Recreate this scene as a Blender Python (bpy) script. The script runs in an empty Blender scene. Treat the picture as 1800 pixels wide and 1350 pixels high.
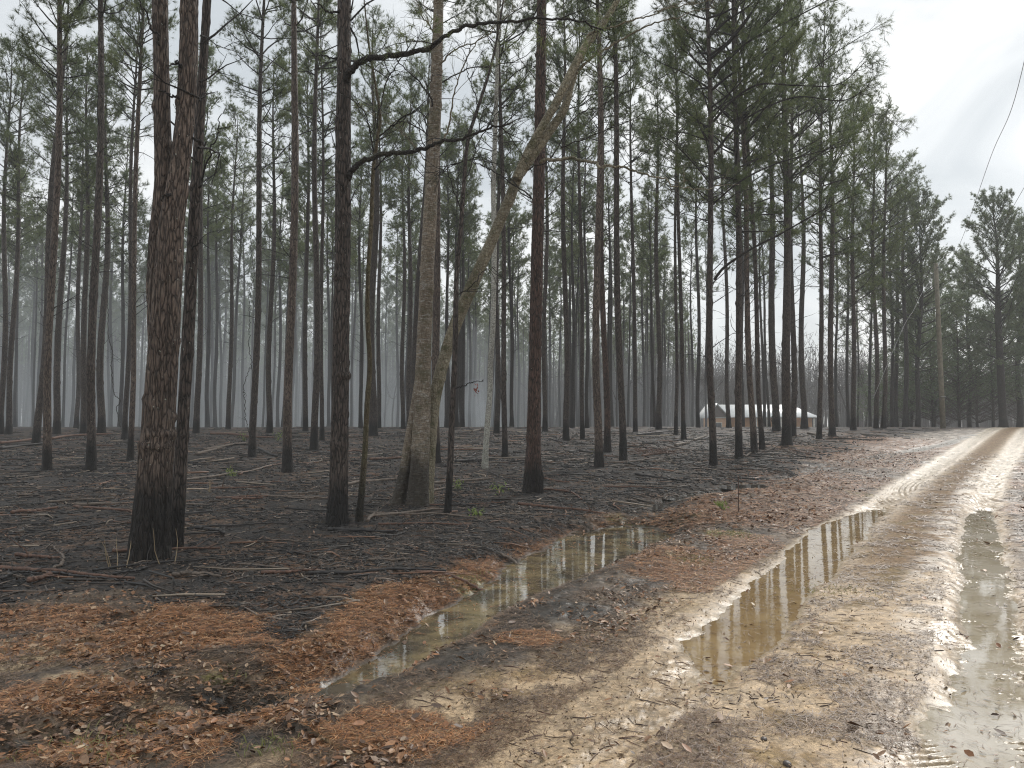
import bpy, math, random
import numpy as np
from mathutils import Vector
C = bpy.context.scene
COL = C.collection
R = math.radians
rng = np.random.default_rng(7)
random.seed(7)

# ------------------------------------------------------------------ camera
EYE, F, PITCH = 1.6, 1350.0, R(3.05)          # focal length in pixels of the 1800 px wide photo
cam = bpy.data.cameras.new('camera')
cam.sensor_width = 36.0
cam.lens = 36.0 * F / 1800.0
cam.clip_start = 0.05
cam.clip_end = 3000.0
camo = bpy.data.objects.new('camera', cam)
COL.objects.link(camo)
camo.location = (0, 0, EYE)
camo.rotation_euler = (R(90) + PITCH, 0, 0)
C.camera = camo

# ------------------------------------------------------------------ sky, sun, exposure
SUN_EL, SUN_AZ = R(38), R(31)                 # azimuth clockwise from +Y
world = bpy.data.worlds.new('World')
C.world = world
world.use_nodes = True
wn, wl = world.node_tree.nodes, world.node_tree.links
wn.clear()
w_out = wn.new('ShaderNodeOutputWorld')
w_sky = wn.new('ShaderNodeTexSky')
w_sky.sky_type = 'NISHITA'
w_sky.sun_disc = False
w_sky.sun_elevation = SUN_EL
w_sky.sun_rotation = SUN_AZ
w_bg1 = wn.new('ShaderNodeBackground')
w_bg1.inputs['Strength'].default_value = 0.10
wl.new(w_sky.outputs[0], w_bg1.inputs['Color'])
w_tc = wn.new('ShaderNodeTexCoord')
w_map = wn.new('ShaderNodeMapping')
w_map.inputs['Scale'].default_value = (1.0, 1.0, 1.7)
w_map.inputs['Rotation'].default_value = (0.25, 0.5, 0.3)
wl.new(w_tc.outputs['Generated'], w_map.inputs['Vector'])
w_n = wn.new('ShaderNodeTexNoise')
w_n.inputs['Scale'].default_value = 3.4
w_n.inputs['Detail'].default_value = 7.0
w_n.inputs['Roughness'].default_value = 0.52
w_n.inputs['Distortion'].default_value = 0.6
wl.new(w_map.outputs[0], w_n.inputs['Vector'])
w_r = wn.new('ShaderNodeValToRGB')
w_r.color_ramp.elements[0].position = 0.40
w_r.color_ramp.elements[0].color = (0.50, 0.535, 0.555, 1)
w_r.color_ramp.elements[1].position = 0.62
w_r.color_ramp.elements[1].color = (0.80, 0.81, 0.80, 1)
e = w_r.color_ramp.elements.new(0.52)
e.color = (0.66, 0.685, 0.695, 1)
wl.new(w_n.outputs['Fac'], w_r.inputs['Fac'])
w_bg2 = wn.new('ShaderNodeBackground')
w_bg2.inputs['Strength'].default_value = 0.76
# the cloud deck is thinner and brighter around the hidden sun
w_dot = wn.new('ShaderNodeVectorMath'); w_dot.operation = 'DOT_PRODUCT'
w_dot.inputs[1].default_value = (math.sin(R(30)) * math.cos(R(24)), math.cos(R(30)) * math.cos(R(24)), math.sin(R(24)))
wl.new(w_tc.outputs['Generated'], w_dot.inputs[0])
w_mr = wn.new('ShaderNodeMapRange'); w_mr.interpolation_type = 'SMOOTHERSTEP'
w_mr.inputs['From Min'].default_value = math.cos(R(17)); w_mr.inputs['From Max'].default_value = math.cos(R(2))
w_mr.inputs['To Min'].default_value = 1.0; w_mr.inputs['To Max'].default_value = 1.12
wl.new(w_dot.outputs['Value'], w_mr.inputs['Value'])
w_sc = wn.new('ShaderNodeVectorMath'); w_sc.operation = 'SCALE'
wl.new(w_r.outputs[0], w_sc.inputs[0]); wl.new(w_mr.outputs[0], w_sc.inputs['Scale'])
wl.new(w_sc.outputs[0], w_bg2.inputs['Color'])
w_add = wn.new('ShaderNodeMixShader')         # thin blue showing through an almost closed cloud deck
w_add.inputs[0].default_value = 0.93
wl.new(w_bg1.outputs[0], w_add.inputs[1])
wl.new(w_bg2.outputs[0], w_add.inputs[2])
wl.new(w_add.outputs[0], w_out.inputs['Surface'])

sl = bpy.data.lights.new('sun', 'SUN')
sl.energy = 1.8
sl.angle = R(22)
sl.color = (1.0, 0.96, 0.90)
suno = bpy.data.objects.new('sun', sl)
COL.objects.link(suno)
sdir = Vector((math.sin(SUN_AZ) * math.cos(SUN_EL), math.cos(SUN_AZ) * math.cos(SUN_EL), math.sin(SUN_EL)))
suno.rotation_euler = sdir.to_track_quat('Z', 'Y').to_euler()
suno.location = (30, 40, 40)

C.view_settings.view_transform = 'Standard'
C.view_settings.look = 'None'
C.view_settings.exposure = 0.80
C.view_settings.gamma = 1.0
C.render.engine = 'CYCLES'
cy = C.cycles
cy.use_denoising = True
try:
    cy.denoiser = 'OPENIMAGEDENOISE'
except Exception:
    pass
try:
    cy.denoising_prefilter = 'NONE'
except Exception:
    pass
cy.filter_width = 1.15
cy.max_bounces = 6
cy.diffuse_bounces = 3
cy.glossy_bounces = 3
cy.transmission_bounces = 3
cy.volume_bounces = 2
cy.transparent_max_bounces = 8
cy.use_adaptive_sampling = True
cy.adaptive_threshold = 0.012
cy.sample_clamp_indirect = 4.0

# ------------------------------------------------------------------ small helpers
def hsh(ix, iy, seed):
    n = (ix.astype(np.int64) * 374761393 + iy.astype(np.int64) * 668265263 + seed * 974634777) & 0xFFFFFFFF
    n = ((n ^ (n >> 13)) * 1274126177) & 0xFFFFFFFF
    n = (n ^ (n >> 16)) & 0xFFFFFFFF
    return n / 4294967295.0

def vn(x, y, seed=0):
    x = np.asarray(x, float); y = np.asarray(y, float)
    fx, fy = np.floor(x), np.floor(y)
    tx, ty = x - fx, y - fy
    tx = tx * tx * (3 - 2 * tx); ty = ty * ty * (3 - 2 * ty)
    a, b = hsh(fx, fy, seed), hsh(fx + 1, fy, seed)
    c, d = hsh(fx, fy + 1, seed), hsh(fx + 1, fy + 1, seed)
    return (a + (b - a) * tx) * (1 - ty) + (c + (d - c) * tx) * ty

def fbm(x, y, octs=4, seed=0, gain=0.5):
    s, a, t = 0.0, 1.0, 0.0
    for o in range(octs):
        k = 2.03 ** o
        s = s + a * vn(x * k + 17.3 * o, y * k - 9.1 * o, seed + o)
        t += a; a *= gain
    return s / t                                # 0..1

def sm(a, b, x):
    t = np.clip((np.asarray(x, float) - a) / (b - a), 0, 1)
    return t * t * (3 - 2 * t)

def base_T(x, y):
    z = 1.42 * sm(11, 55, y) - 1.5 * sm(60, 105, y)
    return z

# road centre line x = xc(y)
RY = np.array([-40., 0., 3.6, 9., 13.7, 21., 34., 48., 70., 110.])
RX = np.array([-25.2, -1.0, 1.15, 4.4, 7.25, 12.05, 21.2, 31.0, 47., 77.])
def road_t(x, y):
    xc = np.interp(y, RY, RX)
    sl_ = np.interp(y, [0, 14, 30, 110], [.60, .64, .72, .75])
    return (x - xc) / np.sqrt(1 + sl_ ** 2)

DITCH = [(-5.5, 2.2), (-3.2, 3.4), (-1.8, 4.5), (-1.0, 5.45), (-.7, 6.3), (-.28, 7.55), (.46, 9.3), (1.25, 11.1), (1.95, 12.6), (3.0, 16.0), (6.0, 19.5), (10.2, 25), (19., 34), (28, 45)]
def ditch(x, y):
    """distance to the ditch line, side (+ right), and how far along (y of nearest point)"""
    x = np.asarray(x, float); y = np.asarray(y, float)
    best = np.full(x.shape, 1e9); side = np.zeros(x.shape); ny = np.zeros(x.shape)
    for (x0, y0), (x1, y1) in zip(DITCH[:-1], DITCH[1:]):
        dx, dy = x1 - x0, y1 - y0
        L2 = dx * dx + dy * dy
        t = np.clip(((x - x0) * dx + (y - y0) * dy) / L2, 0, 1)
        px, py = x0 + t * dx, y0 + t * dy
        d = np.hypot(x - px, y - py)
        m = d < best
        best = np.where(m, d, best)
        side = np.where(m, np.sign(dy * (x - px) - dx * (y - py)), side)
        ny = np.where(m, py, ny)
    return best, side, ny

def ditch_w(ny):
    return np.interp(ny, [2, 4.5, 5.5, 6.5, 8, 10, 12.4, 14, 17, 45], [.35, .30, .30, .36, .50, .84, 1.15, .5, .6, .6])

YBX = np.array([-60., -8., -4.6, -2.7, -1.67, -1.55, -.9, .2, .95, 3.3, 6.4, 11.4, 18.6, 28., 60.])
YBY = np.array([9., 7.2, 6.9, 7.2, 5.95, 7.2, 8.0, 10.3, 12.9, 15.2, 19.5, 28., 38., 48., 70.])
def burn(x, y, n=None):
    if n is None:
        n = (fbm(x * 1.3, y * 1.3, 4, 5) - .5)
    k = 1 + np.clip(y, 0, 60) * .04
    return sm(-.3 * k, .45 * k, y - np.interp(x, YBX, YBY) + n * 1.7 * k)

BOWLS = []      # shallow hollows that hold rain: x, y, rx, ry, depth
def height(x, y, parts=False):
    x = np.asarray(x, float); y = np.asarray(y, float)
    z = base_T(x, y)
    t = road_t(x, y)
    onroad = 1 - sm(1.5, 2.6, np.abs(t))
    z = z + (fbm(x / 4.5, y / 4.5, 3, 11) - .5) * .16 * (1 - onroad) * sm(9, 18, y + .6 * np.abs(x))
    rough = .05 * (fbm(x * 2.2, y * 2.2, 5, 21, .6) - .5) + .035 * (vn(x * 13, y * 13, 31) - .5)
    z = z + rough * (1 - onroad) + .015 * (fbm(x * 3, y * 3, 5, 41, .58) - .5) * onroad
    # ditch and the low berm beside it
    d, side, ny = ditch(x, y)
    w = ditch_w(ny)
    dep = np.interp(ny, [2, 4, 5.0, 5.7, 12.6, 14.5, 20, 46], [.04, .07, .12, .26, .27, .10, .07, .03])
    wob = (fbm(x * 2.1, y * 2.1, 4, 51) - .5) * .5
    z = z - dep * np.exp(-(np.clip(d + wob * w, 0, 99) / w) ** 2.6)
    z = z + .08 * np.exp(-((d - 1.05) / .42) ** 2) * (side > 0) * (ny > 4.6) * (ny < 22) * (1 - onroad)
    for bx, by, rx, ry, dp_ in BOWLS:
        z = z - dp_ * np.exp(-(((x - bx) / rx) ** 2 + ((y - by) / ry) ** 2) ** 1.5)
    # wheel ruts
    n1 = (fbm(x * 1.7, y * 1.7, 4, 61) - .5)
    dl = np.interp(y, [2, 4.7, 5.6, 6.5, 14.2, 15.6, 24, 60], [.012, .020, .070, .080, .100, .055, .05, .05])
    dr = np.interp(y, [1, 2.5, 6, 14.0, 15.6, 24, 60], [.066, .066, .066, .090, .06, .05, .05])
    cl = np.interp(y, [4, 5.2, 6, 7, 9, 12, 15, 40], [-.62, -.66, -.74, -.78, -.86, -.98, -.88, -.82])
    cr = np.interp(y, [2, 4, 6, 12, 40], [1.0, .93, .93, .88, .85])
    wl_ = np.interp(y, [4, 5.2, 6, 9, 12, 15, 22], [.18, .22, .34, .36, .44, .30, .26])
    wr_ = np.interp(y, [2, 4.4, 5.6, 7, 12, 22], [.46, .38, .24, .26, .28, .26])
    z = z - dl * np.exp(-(np.abs(t - cl + n1 * .22) / wl_) ** 3)
    z = z + .045 * (fbm(x * 7, y * 3.5, 4, 71, .6) - .5) * np.exp(-(np.abs(t - cr) / .5) ** 4) + .032 * (fbm(x * 6, y * 6, 4, 72, .6) - .5) * np.exp(-(np.abs(t - cl) / .5) ** 4)
    z = z - dr * np.exp(-(np.abs(t - cr + n1 * .14) / wr_) ** 3)
    return z

def hz(x, y):
    return float(height(np.array([float(x)]), np.array([float(y)]))[0])

def ray(u, v):
    X = (u - 900) / F; Z = (675 - v) / F
    return X, math.cos(PITCH) - Z * math.sin(PITCH), math.sin(PITCH) + Z * math.cos(PITCH)

def at(u, v, d):
    """the world point seen at photo pixel (u, v) at forward distance d"""
    X, Y, Z = ray(u, v)
    s = d / Y
    return np.array([X * s, d, EYE + Z * s])

def ground_d(u, v):
    """forward distance at which pixel (u, v) meets the ground"""
    X, Y, Z = ray(u, v)
    ds = np.geomspace(2.5, 56, 1500)
    zz = EYE + Z / Y * ds - base_T(X / Y * ds, ds)
    k = np.argmax(zz < 0)
    return float(ds[k]) if zz[k] < 0 else 56.0

def gp(u, v):
    d = ground_d(u, v)
    p = at(u, v, d)
    return float(p[0]), float(p[1])

POOLS = []
for (u_, v_, ru_, rv_, nm_) in [(1150, 880, 46, 9, 'water_hollow'), (1345, 858, 60, 6, 'water_hollow_far'), (592, 1202, 36, 22, 'water_hollow_near'), (1240, 872, 60, 5, 'water_hollow_mid'), (430, 1215, 110, 15, 'water_black_mud')]:
    gx_, gy_ = gp(u_, v_)
    BOWLS.append((gx_, gy_, ru_ * gy_ / F, rv_ * gy_ * gy_ / (F * EYE), .075 if v_ < 1000 else .055))
    POOLS.append((nm_, gx_, gy_, ru_ * gy_ / F, rv_ * gy_ * gy_ / (F * EYE)))

def mesh_np(name, V, faces, mat, smooth=False, cols=None):
    """faces: list of integer arrays (n,3) and/or (n,4)"""
    me = bpy.data.meshes.new(name)
    V = np.ascontiguousarray(V, dtype=np.float32)
    me.vertices.add(len(V))
    me.vertices.foreach_set('co', V.ravel())
    li = np.concatenate([f.ravel() for f in faces]).astype(np.int32)
    tot = np.concatenate([np.full(len(f), f.shape[1], np.int32) for f in faces])
    st = np.concatenate([[0], np.cumsum(tot)[:-1]]).astype(np.int32)
    me.loops.add(len(li))
    me.loops.foreach_set('vertex_index', li)
    me.polygons.add(len(tot))
    me.polygons.foreach_set('loop_start', st)
    me.polygons.foreach_set('loop_total', tot)
    if smooth:
        me.polygons.foreach_set('use_smooth', np.ones(len(tot), bool))
    me.update(calc_edges=True)
    if cols:
        for k, c in cols.items():
            a = me.color_attributes.new(k, 'FLOAT_COLOR', 'POINT')
            a.data.foreach_set('color', np.ascontiguousarray(c, np.float32).ravel())
    if mat:
        me.materials.append(mat)
    return me

def link(name, me, parent=None, loc=(0, 0, 0)):
    o = bpy.data.objects.new(name, me)
    COL.objects.link(o)
    o.location = loc
    if parent:
        o.parent = parent
    return o

def tag(o, label=None, cat=None, group=None, kind=None):
    if label: o['label'] = label
    if cat: o['category'] = cat
    if group: o['group'] = group
    if kind: o['kind'] = kind
    return o

def empty(name, loc, label, cat, group=None):
    o = bpy.data.objects.new(name, None)
    o.empty_display_size = .3
    COL.objects.link(o)
    o.location = loc
    return tag(o, label, cat, group)

class MB:
    """collects tubes, triangles and boxes into one mesh"""
    def __init__(s):
        s.V = []; s.T = []; s.Q = []; s.n = 0
    def add(s, V, T=None, Q=None):
        V = np.asarray(V, float)
        if T is not None and len(T): s.T.append(np.asarray(T) + s.n)
        if Q is not None and len(Q): s.Q.append(np.asarray(Q) + s.n)
        s.V.append(V); s.n += len(V)
    def tube(s, P, r, k=5, cap=True, disp=None):
        P = np.asarray(P, float); n = len(P)
        r = np.broadcast_to(np.asarray(r, float), (n,))
        T = np.gradient(P, axis=0)
        T /= np.linalg.norm(T, axis=1)[:, None] + 1e-9
        ref = np.array([0, 0, 1.]) if abs(T[:, 2]).mean() < .8 else np.array([1., 0, 0])
        A = np.cross(T, ref); A /= np.linalg.norm(A, axis=1)[:, None] + 1e-9
        B = np.cross(T, A)
        a = np.arange(k) * 2 * math.pi / k
        rr = r[:, None] * (1 if disp is None else disp(n, k))
        ring = P[:, None, :] + rr[..., None] * (np.cos(a)[None, :, None] * A[:, None, :] + np.sin(a)[None, :, None] * B[:, None, :])
        V = ring.reshape(-1, 3)
        i = np.arange(n - 1)[:, None] * k; j = np.arange(k)[None, :]; j2 = (j + 1) % k
        Q = np.stack([i + j, i + j2, i + k + j2, i + k + j], -1).reshape(-1, 4)
        T3 = []
        if cap:
            V = np.vstack([V, P[:1], P[-1:]])
            a0, a1 = n * k, n * k + 1
            for q in range(k):
                T3.append((a0, (q + 1) % k, q)); T3.append((a1, (n - 1) * k + q, (n - 1) * k + (q + 1) % k))
        s.add(V, np.array(T3) if T3 else None, Q)
    def box(s, x0, x1, y0, y1, z0, z1):
        V = [(x, y, z) for z in (z0, z1) for y in (y0, y1) for x in (x0, x1)]
        s.add(V, None, [(0, 2, 3, 1), (4, 5, 7, 6), (0, 1, 5, 4), (2, 6, 7, 3), (0, 4, 6, 2), (1, 3, 7, 5)])
    def build(s, name, mat, smooth=False, cols=None):
        faces = []
        if s.Q: faces.append(np.vstack(s.Q))
        if s.T: faces.append(np.vstack(s.T))
        return mesh_np(name, np.vstack(s.V), faces, mat, smooth, cols)

def smooth_path(P, n):
    """Catmull-Rom through the control points"""
    P = np.asarray(P, float)
    Q = np.vstack([2 * P[0] - P[1], P, 2 * P[-1] - P[-2]])
    out = []
    u = np.linspace(0, len(P) - 1 - 1e-6, n)
    for t in u:
        i = int(t); f = t - i
        a, b, c, d = Q[i], Q[i + 1], Q[i + 2], Q[i + 3]
        out.append(.5 * ((2 * b) + (-a + c) * f + (2 * a - 5 * b + 4 * c - d) * f * f + (-a + 3 * b - 3 * c + d) * f ** 3))
    return np.array(out)

# ------------------------------------------------------------------ materials
def mat_new(name):
    m = bpy.data.materials.new(name)
    m.use_nodes = True
    nt = m.node_tree
    nt.nodes.clear()
    out = nt.nodes.new('ShaderNodeOutputMaterial')
    b = nt.nodes.new('ShaderNodeBsdfPrincipled')
    nt.links.new(b.outputs[0], out.inputs['Surface'])
    return m, nt, b, out

def N(nt, t, **kw):
    n = nt.nodes.new(t)
    for k, v in kw.items():
        if k in n.inputs: n.inputs[k].default_value = v
        else: setattr(n, k, v)
    return n

def noise(nt, vec, scale, detail=4, rough=.55, dist=0):
    n = N(nt, 'ShaderNodeTexNoise')
    n.inputs['Scale'].default_value = scale
    n.inputs['Detail'].default_value = detail
    n.inputs['Roughness'].default_value = rough
    n.inputs['Distortion'].default_value = dist
    if vec is not None: nt.links.new(vec, n.inputs['Vector'])
    return n.outputs['Fac']

def ramp(nt, fac, stops):
    r = N(nt, 'ShaderNodeValToRGB')
    els = r.color_ramp.elements
    while len(els) < len(stops): els.new(.5)
    for e_, (p, c) in zip(els, stops):
        e_.position = p
        e_.color = (*c, 1) if isinstance(c, tuple) else (c, c, c, 1)
    nt.links.new(fac, r.inputs['Fac'])
    return r.outputs[0]

def mix(nt, fac, a, b, mode='MIX'):
    m = N(nt, 'ShaderNodeMix')
    m.data_type = 'RGBA'; m.blend_type = mode
    for sock, val in ((m.inputs[0], fac), (m.inputs[6], a), (m.inputs[7], b)):
        if hasattr(val, 'is_output'): nt.links.new(val, sock)
        elif isinstance(val, tuple): sock.default_value = (*val, 1)
        else: sock.default_value = val
    return m.outputs[2]

def mth(nt, op, a, b=None):
    m = N(nt, 'ShaderNodeMath'); m.operation = op
    for i, val in enumerate((a, b)):
        if val is None: continue
        if hasattr(val, 'is_output'): nt.links.new(val, m.inputs[i])
        else: m.inputs[i].default_value = val
    return m.outputs[0]

def mapping(nt, sock, scale):
    m = N(nt, 'ShaderNodeMapping')
    m.inputs['Scale'].default_value = scale
    nt.links.new(sock, m.inputs['Vector'])
    return m.outputs[0]

def bump(nt, b, h, strength, dist):
    n = N(nt, 'ShaderNodeBump')
    n.inputs['Strength'].default_value = strength
    n.inputs['Distance'].default_value = dist
    nt.links.new(h, n.inputs['Height'])
    nt.links.new(n.outputs[0], b.inputs['Normal'])

def bark_mat(name, light, mid, dark, vs=(13, 13, 2.3), char=.9, speck=.35, moss=0.0, contrast=1.0, fleck=0, fis=1.0):
    m, nt, b, _ = mat_new(name)
    geo = N(nt, 'ShaderNodeNewGeometry').outputs['Position']
    obj = N(nt, 'ShaderNodeTexCoord').outputs['Object']
    sv = mapping(nt, geo, vs)
    warp = N(nt, 'ShaderNodeTexNoise'); warp.inputs['Scale'].default_value = 1.3
    nt.links.new(sv, warp.inputs['Vector'])
    addv = N(nt, 'ShaderNodeVectorMath'); addv.operation = 'ADD'
    sc = N(nt, 'ShaderNodeVectorMath'); sc.operation = 'SCALE'; sc.inputs['Scale'].default_value = .75
    nt.links.new(warp.outputs['Color'], sc.inputs[0])
    nt.links.new(sv, addv.inputs[0]); nt.links.new(sc.outputs[0], addv.inputs[1])
    vo = N(nt, 'ShaderNodeTexVoronoi'); vo.feature = 'DISTANCE_TO_EDGE'
    vo.inputs['Scale'].default_value = 2.0
    vo.inputs['Randomness'].default_value = 1.0
    nt.links.new(addv.outputs[0], vo.inputs['Vector'])
    fiss = ramp(nt, vo.outputs['Distance'], [(0.0, 0.0), (.08 * contrast, .55), (.20 * contrast, 1.0)])
    fine = noise(nt, mapping(nt, geo, (48, 48, 11)), 1.0, 7, .72, .4)
    big = noise(nt, mapping(nt, geo, (2.2, 2.2, .7)), 1.0, 4, .6)
    col = ramp(nt, fine, [(.30, tuple(c * .45 for c in mid)), (.46, mid), (.70, light)])
    col = mix(nt, ramp(nt, big, [(.35, .0), (.7, .75)]), col, tuple(c * .55 for c in mid))
    col = mix(nt, mth(nt, 'SUBTRACT', 1.0, mth(nt, 'MULTIPLY', mth(nt, 'SUBTRACT', 1.0, fiss), fis)), dark, col)
    if fleck:
        fl = ramp(nt, noise(nt, mapping(nt, geo, (7, 7, 30)), 1.0, 6, .75, .8), [(.54, .0), (.60, fleck)])
        col = mix(nt, fl, col, tuple(min(.62, c * 1.5) for c in light))
    if moss:
        mo = ramp(nt, noise(nt, geo, 3.0, 5, .7), [(.52, .0), (.62, moss)])
        col = mix(nt, mo, col, (.075, .075, .028))
    if speck:
        sp = ramp(nt, noise(nt, geo, 26, 2, .5), [(.715, .0), (.74, speck)])
        col = mix(nt, sp, col, (.42, .45, .38))
    if char:
        sx = N(nt, 'ShaderNodeSeparateXYZ'); nt.links.new(obj, sx.inputs[0])
        h = mth(nt, 'ADD', sx.outputs['Z'], mth(nt, 'MULTIPLY', noise(nt, mapping(nt, geo, (4, 4, 1.2)), 1, 4), -.8))
        oi = N(nt, 'ShaderNodeObjectInfo')
        h = mth(nt, 'SUBTRACT', h, mth(nt, 'MULTIPLY', oi.outputs['Random'], .38))
        cf = ramp(nt, h, [(-0.0, char), (.45, .0)])
        # ramp clamps below zero to full char
        col = mix(nt, cf, col, (.012, .0115, .011))
    nt.links.new(col, b.inputs['Base Color'])
    b.inputs['Roughness'].default_value = .65
    b.inputs['Specular IOR Level'].default_value = .3
    hgt = mth(nt, 'ADD', mth(nt, 'MULTIPLY', fiss, 1.0), mth(nt, 'MULTIPLY', fine, .7))
    bump(nt, b, hgt, .9, .02)
    return m

M_BARK = bark_mat('pine_bark', (.34, .265, .21), (.15, .11, .088), (.030, .022, .018), speck=.8, fis=1.0)
M_BARKD = bark_mat('dark_pine_bark', (.20, .158, .132), (.10, .077, .065), (.013, .011, .010), speck=.5)
M_BARKR = bark_mat('red_pine_bark', (.22, .135, .10), (.11, .065, .050), (.016, .012, .010), speck=.45)
M_BARKF = bark_mat('far_pine_bark', (.115, .098, .088), (.062, .052, .047), (.014, .012, .012), speck=.25, char=.8)
M_BIRCH = bark_mat('mottled_birch_bark', (.56, .49, .39), (.26, .20, .14), (.055, .040, .028), vs=(4, 4, 15), char=.75, speck=.7, moss=.5, contrast=.7, fleck=.45, fis=.25)
M_LEAN = bark_mat('mossy_bark', (.50, .46, .35), (.25, .21, .135), (.035, .028, .018), vs=(6, 6, 6), char=0, speck=.7, moss=.7, contrast=.7, fleck=.2, fis=.25)
M_PALE = bark_mat('pale_lichen_bark', (.80, .79, .72), (.52, .50, .43), (.03, .026, .022), vs=(6, 6, 9), char=0, speck=.3, moss=.2, contrast=.8, fleck=.3, fis=.6)
M_SAP = bark_mat('sapling_bark', (.24, .20, .13), (.11, .085, .045), (.03, .025, .015), vs=(9, 9, 5), char=.85, speck=.6, moss=.5, contrast=.6, fis=.4)
M_LIMB = bark_mat('limb_bark', (.085, .072, .062), (.040, .033, .029), (.015, .012, .010), vs=(14, 14, 14), char=0, speck=.25, moss=.3)
M_TWIG = bark_mat('twig_bark', (.075, .063, .055), (.038, .032, .028), (.016, .014, .012), vs=(14, 14, 14), char=0, speck=0)
M_BARE = bark_mat('bare_twig_bark', (.16, .135, .115), (.085, .070, .060), (.03, .026, .022), vs=(14, 14, 14), char=0, speck=0)

def needle_mat(name, a, b_, c, trans=.45):
    m, nt, b, out = mat_new(name)
    geo = N(nt, 'ShaderNodeNewGeometry').outputs['Position']
    col = ramp(nt, noise(nt, geo, .55, 3, .6), [(.3, a), (.5, b_), (.72, c)])
    nt.links.new(col, b.inputs['Base Color'])
    b.inputs['Roughness'].default_value = .55
    tr = N(nt, 'ShaderNodeBsdfTranslucent')
    nt.links.new(col, tr.inputs['Color'])
    ms = N(nt, 'ShaderNodeMixShader'); ms.inputs[0].default_value = trans
    nt.links.new(b.outputs[0], ms.inputs[1]); nt.links.new(tr.outputs[0], ms.inputs[2])
    nt.links.new(ms.outputs[0], out.inputs['Surface'])
    return m
M_NEEDLE = needle_mat('pine_needles', (.085, .120, .050), (.130, .168, .065), (.200, .230, .085))
M_NEEDLEF = needle_mat('far_pine_needles', (.105, .142, .074), (.142, .182, .088), (.190, .225, .105))
M_LEAFG = needle_mat('evergreen_leaves', (.080, .118, .062), (.125, .172, .085), (.200, .240, .130), .4)
M_SPROUT = needle_mat('sprout_leaves', (.16, .22, .06), (.22, .30, .08), (.32, .36, .12), .4)
M_GRASS = needle_mat('grass_blades', (.16, .19, .06), (.24, .24, .09), (.32, .28, .13), .3)

def attr_mat(name, rough, spec=.4, trans=0.0):
    m, nt, b, out = mat_new(name)
    a = N(nt, 'ShaderNodeVertexColor'); a.layer_name = 'tint'
    geo = N(nt, 'ShaderNodeNewGeometry').outputs['Position']
    col = mix(nt, 1.0, a.outputs[0], ramp(nt, noise(nt, geo, 70, 3, .6), [(.3, .72), (.7, 1.2)]), 'MULTIPLY')
    nt.links.new(col, b.inputs['Base Color'])
    b.inputs['Roughness'].default_value = rough
    b.inputs['Specular IOR Level'].default_value = spec
    return m
M_LITTER = attr_mat('leaf_and_needle_litter', .5)
M_DEBRIS = attr_mat('charred_wood_debris', .55)

def plain(name, col, rough=.6, col2=None, scale=8, metal=0, bmp=0):
    m, nt, b, _ = mat_new(name)
    geo = N(nt, 'ShaderNodeNewGeometry').outputs['Position']
    c2 = col2 or tuple(c * .7 for c in col)
    f = noise(nt, geo, scale, 5, .6)
    nt.links.new(ramp(nt, f, [(.3, c2), (.7, col)]), b.inputs['Base Color'])
    b.inputs['Roughness'].default_value = rough
    b.inputs['Metallic'].default_value = metal
    if bmp: bump(nt, b, f, .5, bmp)
    return m

# ground: tint computed per vertex (kind of soil), fine grain and bump in the shader
def ground_mat():
    m, nt, b, _ = mat_new('forest_and_road_ground')
    geo = N(nt, 'ShaderNodeNewGeometry').outputs['Position']
    a = N(nt, 'ShaderNodeVertexColor'); a.layer_name = 'tint'
    w = N(nt, 'ShaderNodeVertexColor'); w.layer_name = 'wet'
    sp = N(nt, 'ShaderNodeSeparateColor'); nt.links.new(w.outputs[0], sp.inputs[0])
    wet, soil, grit = sp.outputs[0], sp.outputs[1], sp.outputs[2]
    f1 = noise(nt, geo, 38, 6, .68)
    f2 = noise(nt, geo, 150, 3, .6)
    k1 = mix(nt, soil, ramp(nt, f1, [(.28, .62), (.5, .98), (.72, 1.40)]), ramp(nt, f1, [(.28, .34), (.5, 1.0), (.72, 2.1)]))
    k2 = ramp(nt, f2, [(.28, .55), (.72, 1.45)])
    col = mix(nt, 1.0, mix(nt, 1.0, a.outputs[0], k1, 'MULTIPLY'), k2, 'MULTIPLY')
    # damp soil is darker than dry soil
    col = mix(nt, mth(nt, 'MULTIPLY', wet, .35), col, mix(nt, 1.0, col, (.45, .43, .40), 'MULTIPLY'))
    nt.links.new(col, b.inputs['Base Color'])
    r = mth(nt, 'SUBTRACT', .82, mth(nt, 'MULTIPLY', wet, .56))
    r = mth(nt, 'ADD', r, mth(nt, 'MULTIPLY', mth(nt, 'SUBTRACT', f2, .5), .25))
    nt.links.new(r, b.inputs['Roughness'])
    nt.links.new(mth(nt, 'ADD', .12, mth(nt, 'MULTIPLY', wet, .45)), b.inputs['Specular IOR Level'])
    h = mth(nt, 'ADD', f1, mth(nt, 'MULTIPLY', f2, .4))
    bn_ = N(nt, 'ShaderNodeBump'); bn_.inputs['Distance'].default_value = .02
    nt.links.new(mth(nt, 'MULTIPLY', mth(nt, 'SUBTRACT', .85, mth(nt, 'MULTIPLY', wet, .70)), mth(nt, 'ADD', .6, mth(nt, 'MULTIPLY', soil, .4))), bn_.inputs['Strength'])
    nt.links.new(h, bn_.inputs['Height']); nt.links.new(bn_.outputs[0], b.inputs['Normal'])
    return m
M_GROUND = ground_mat()

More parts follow.
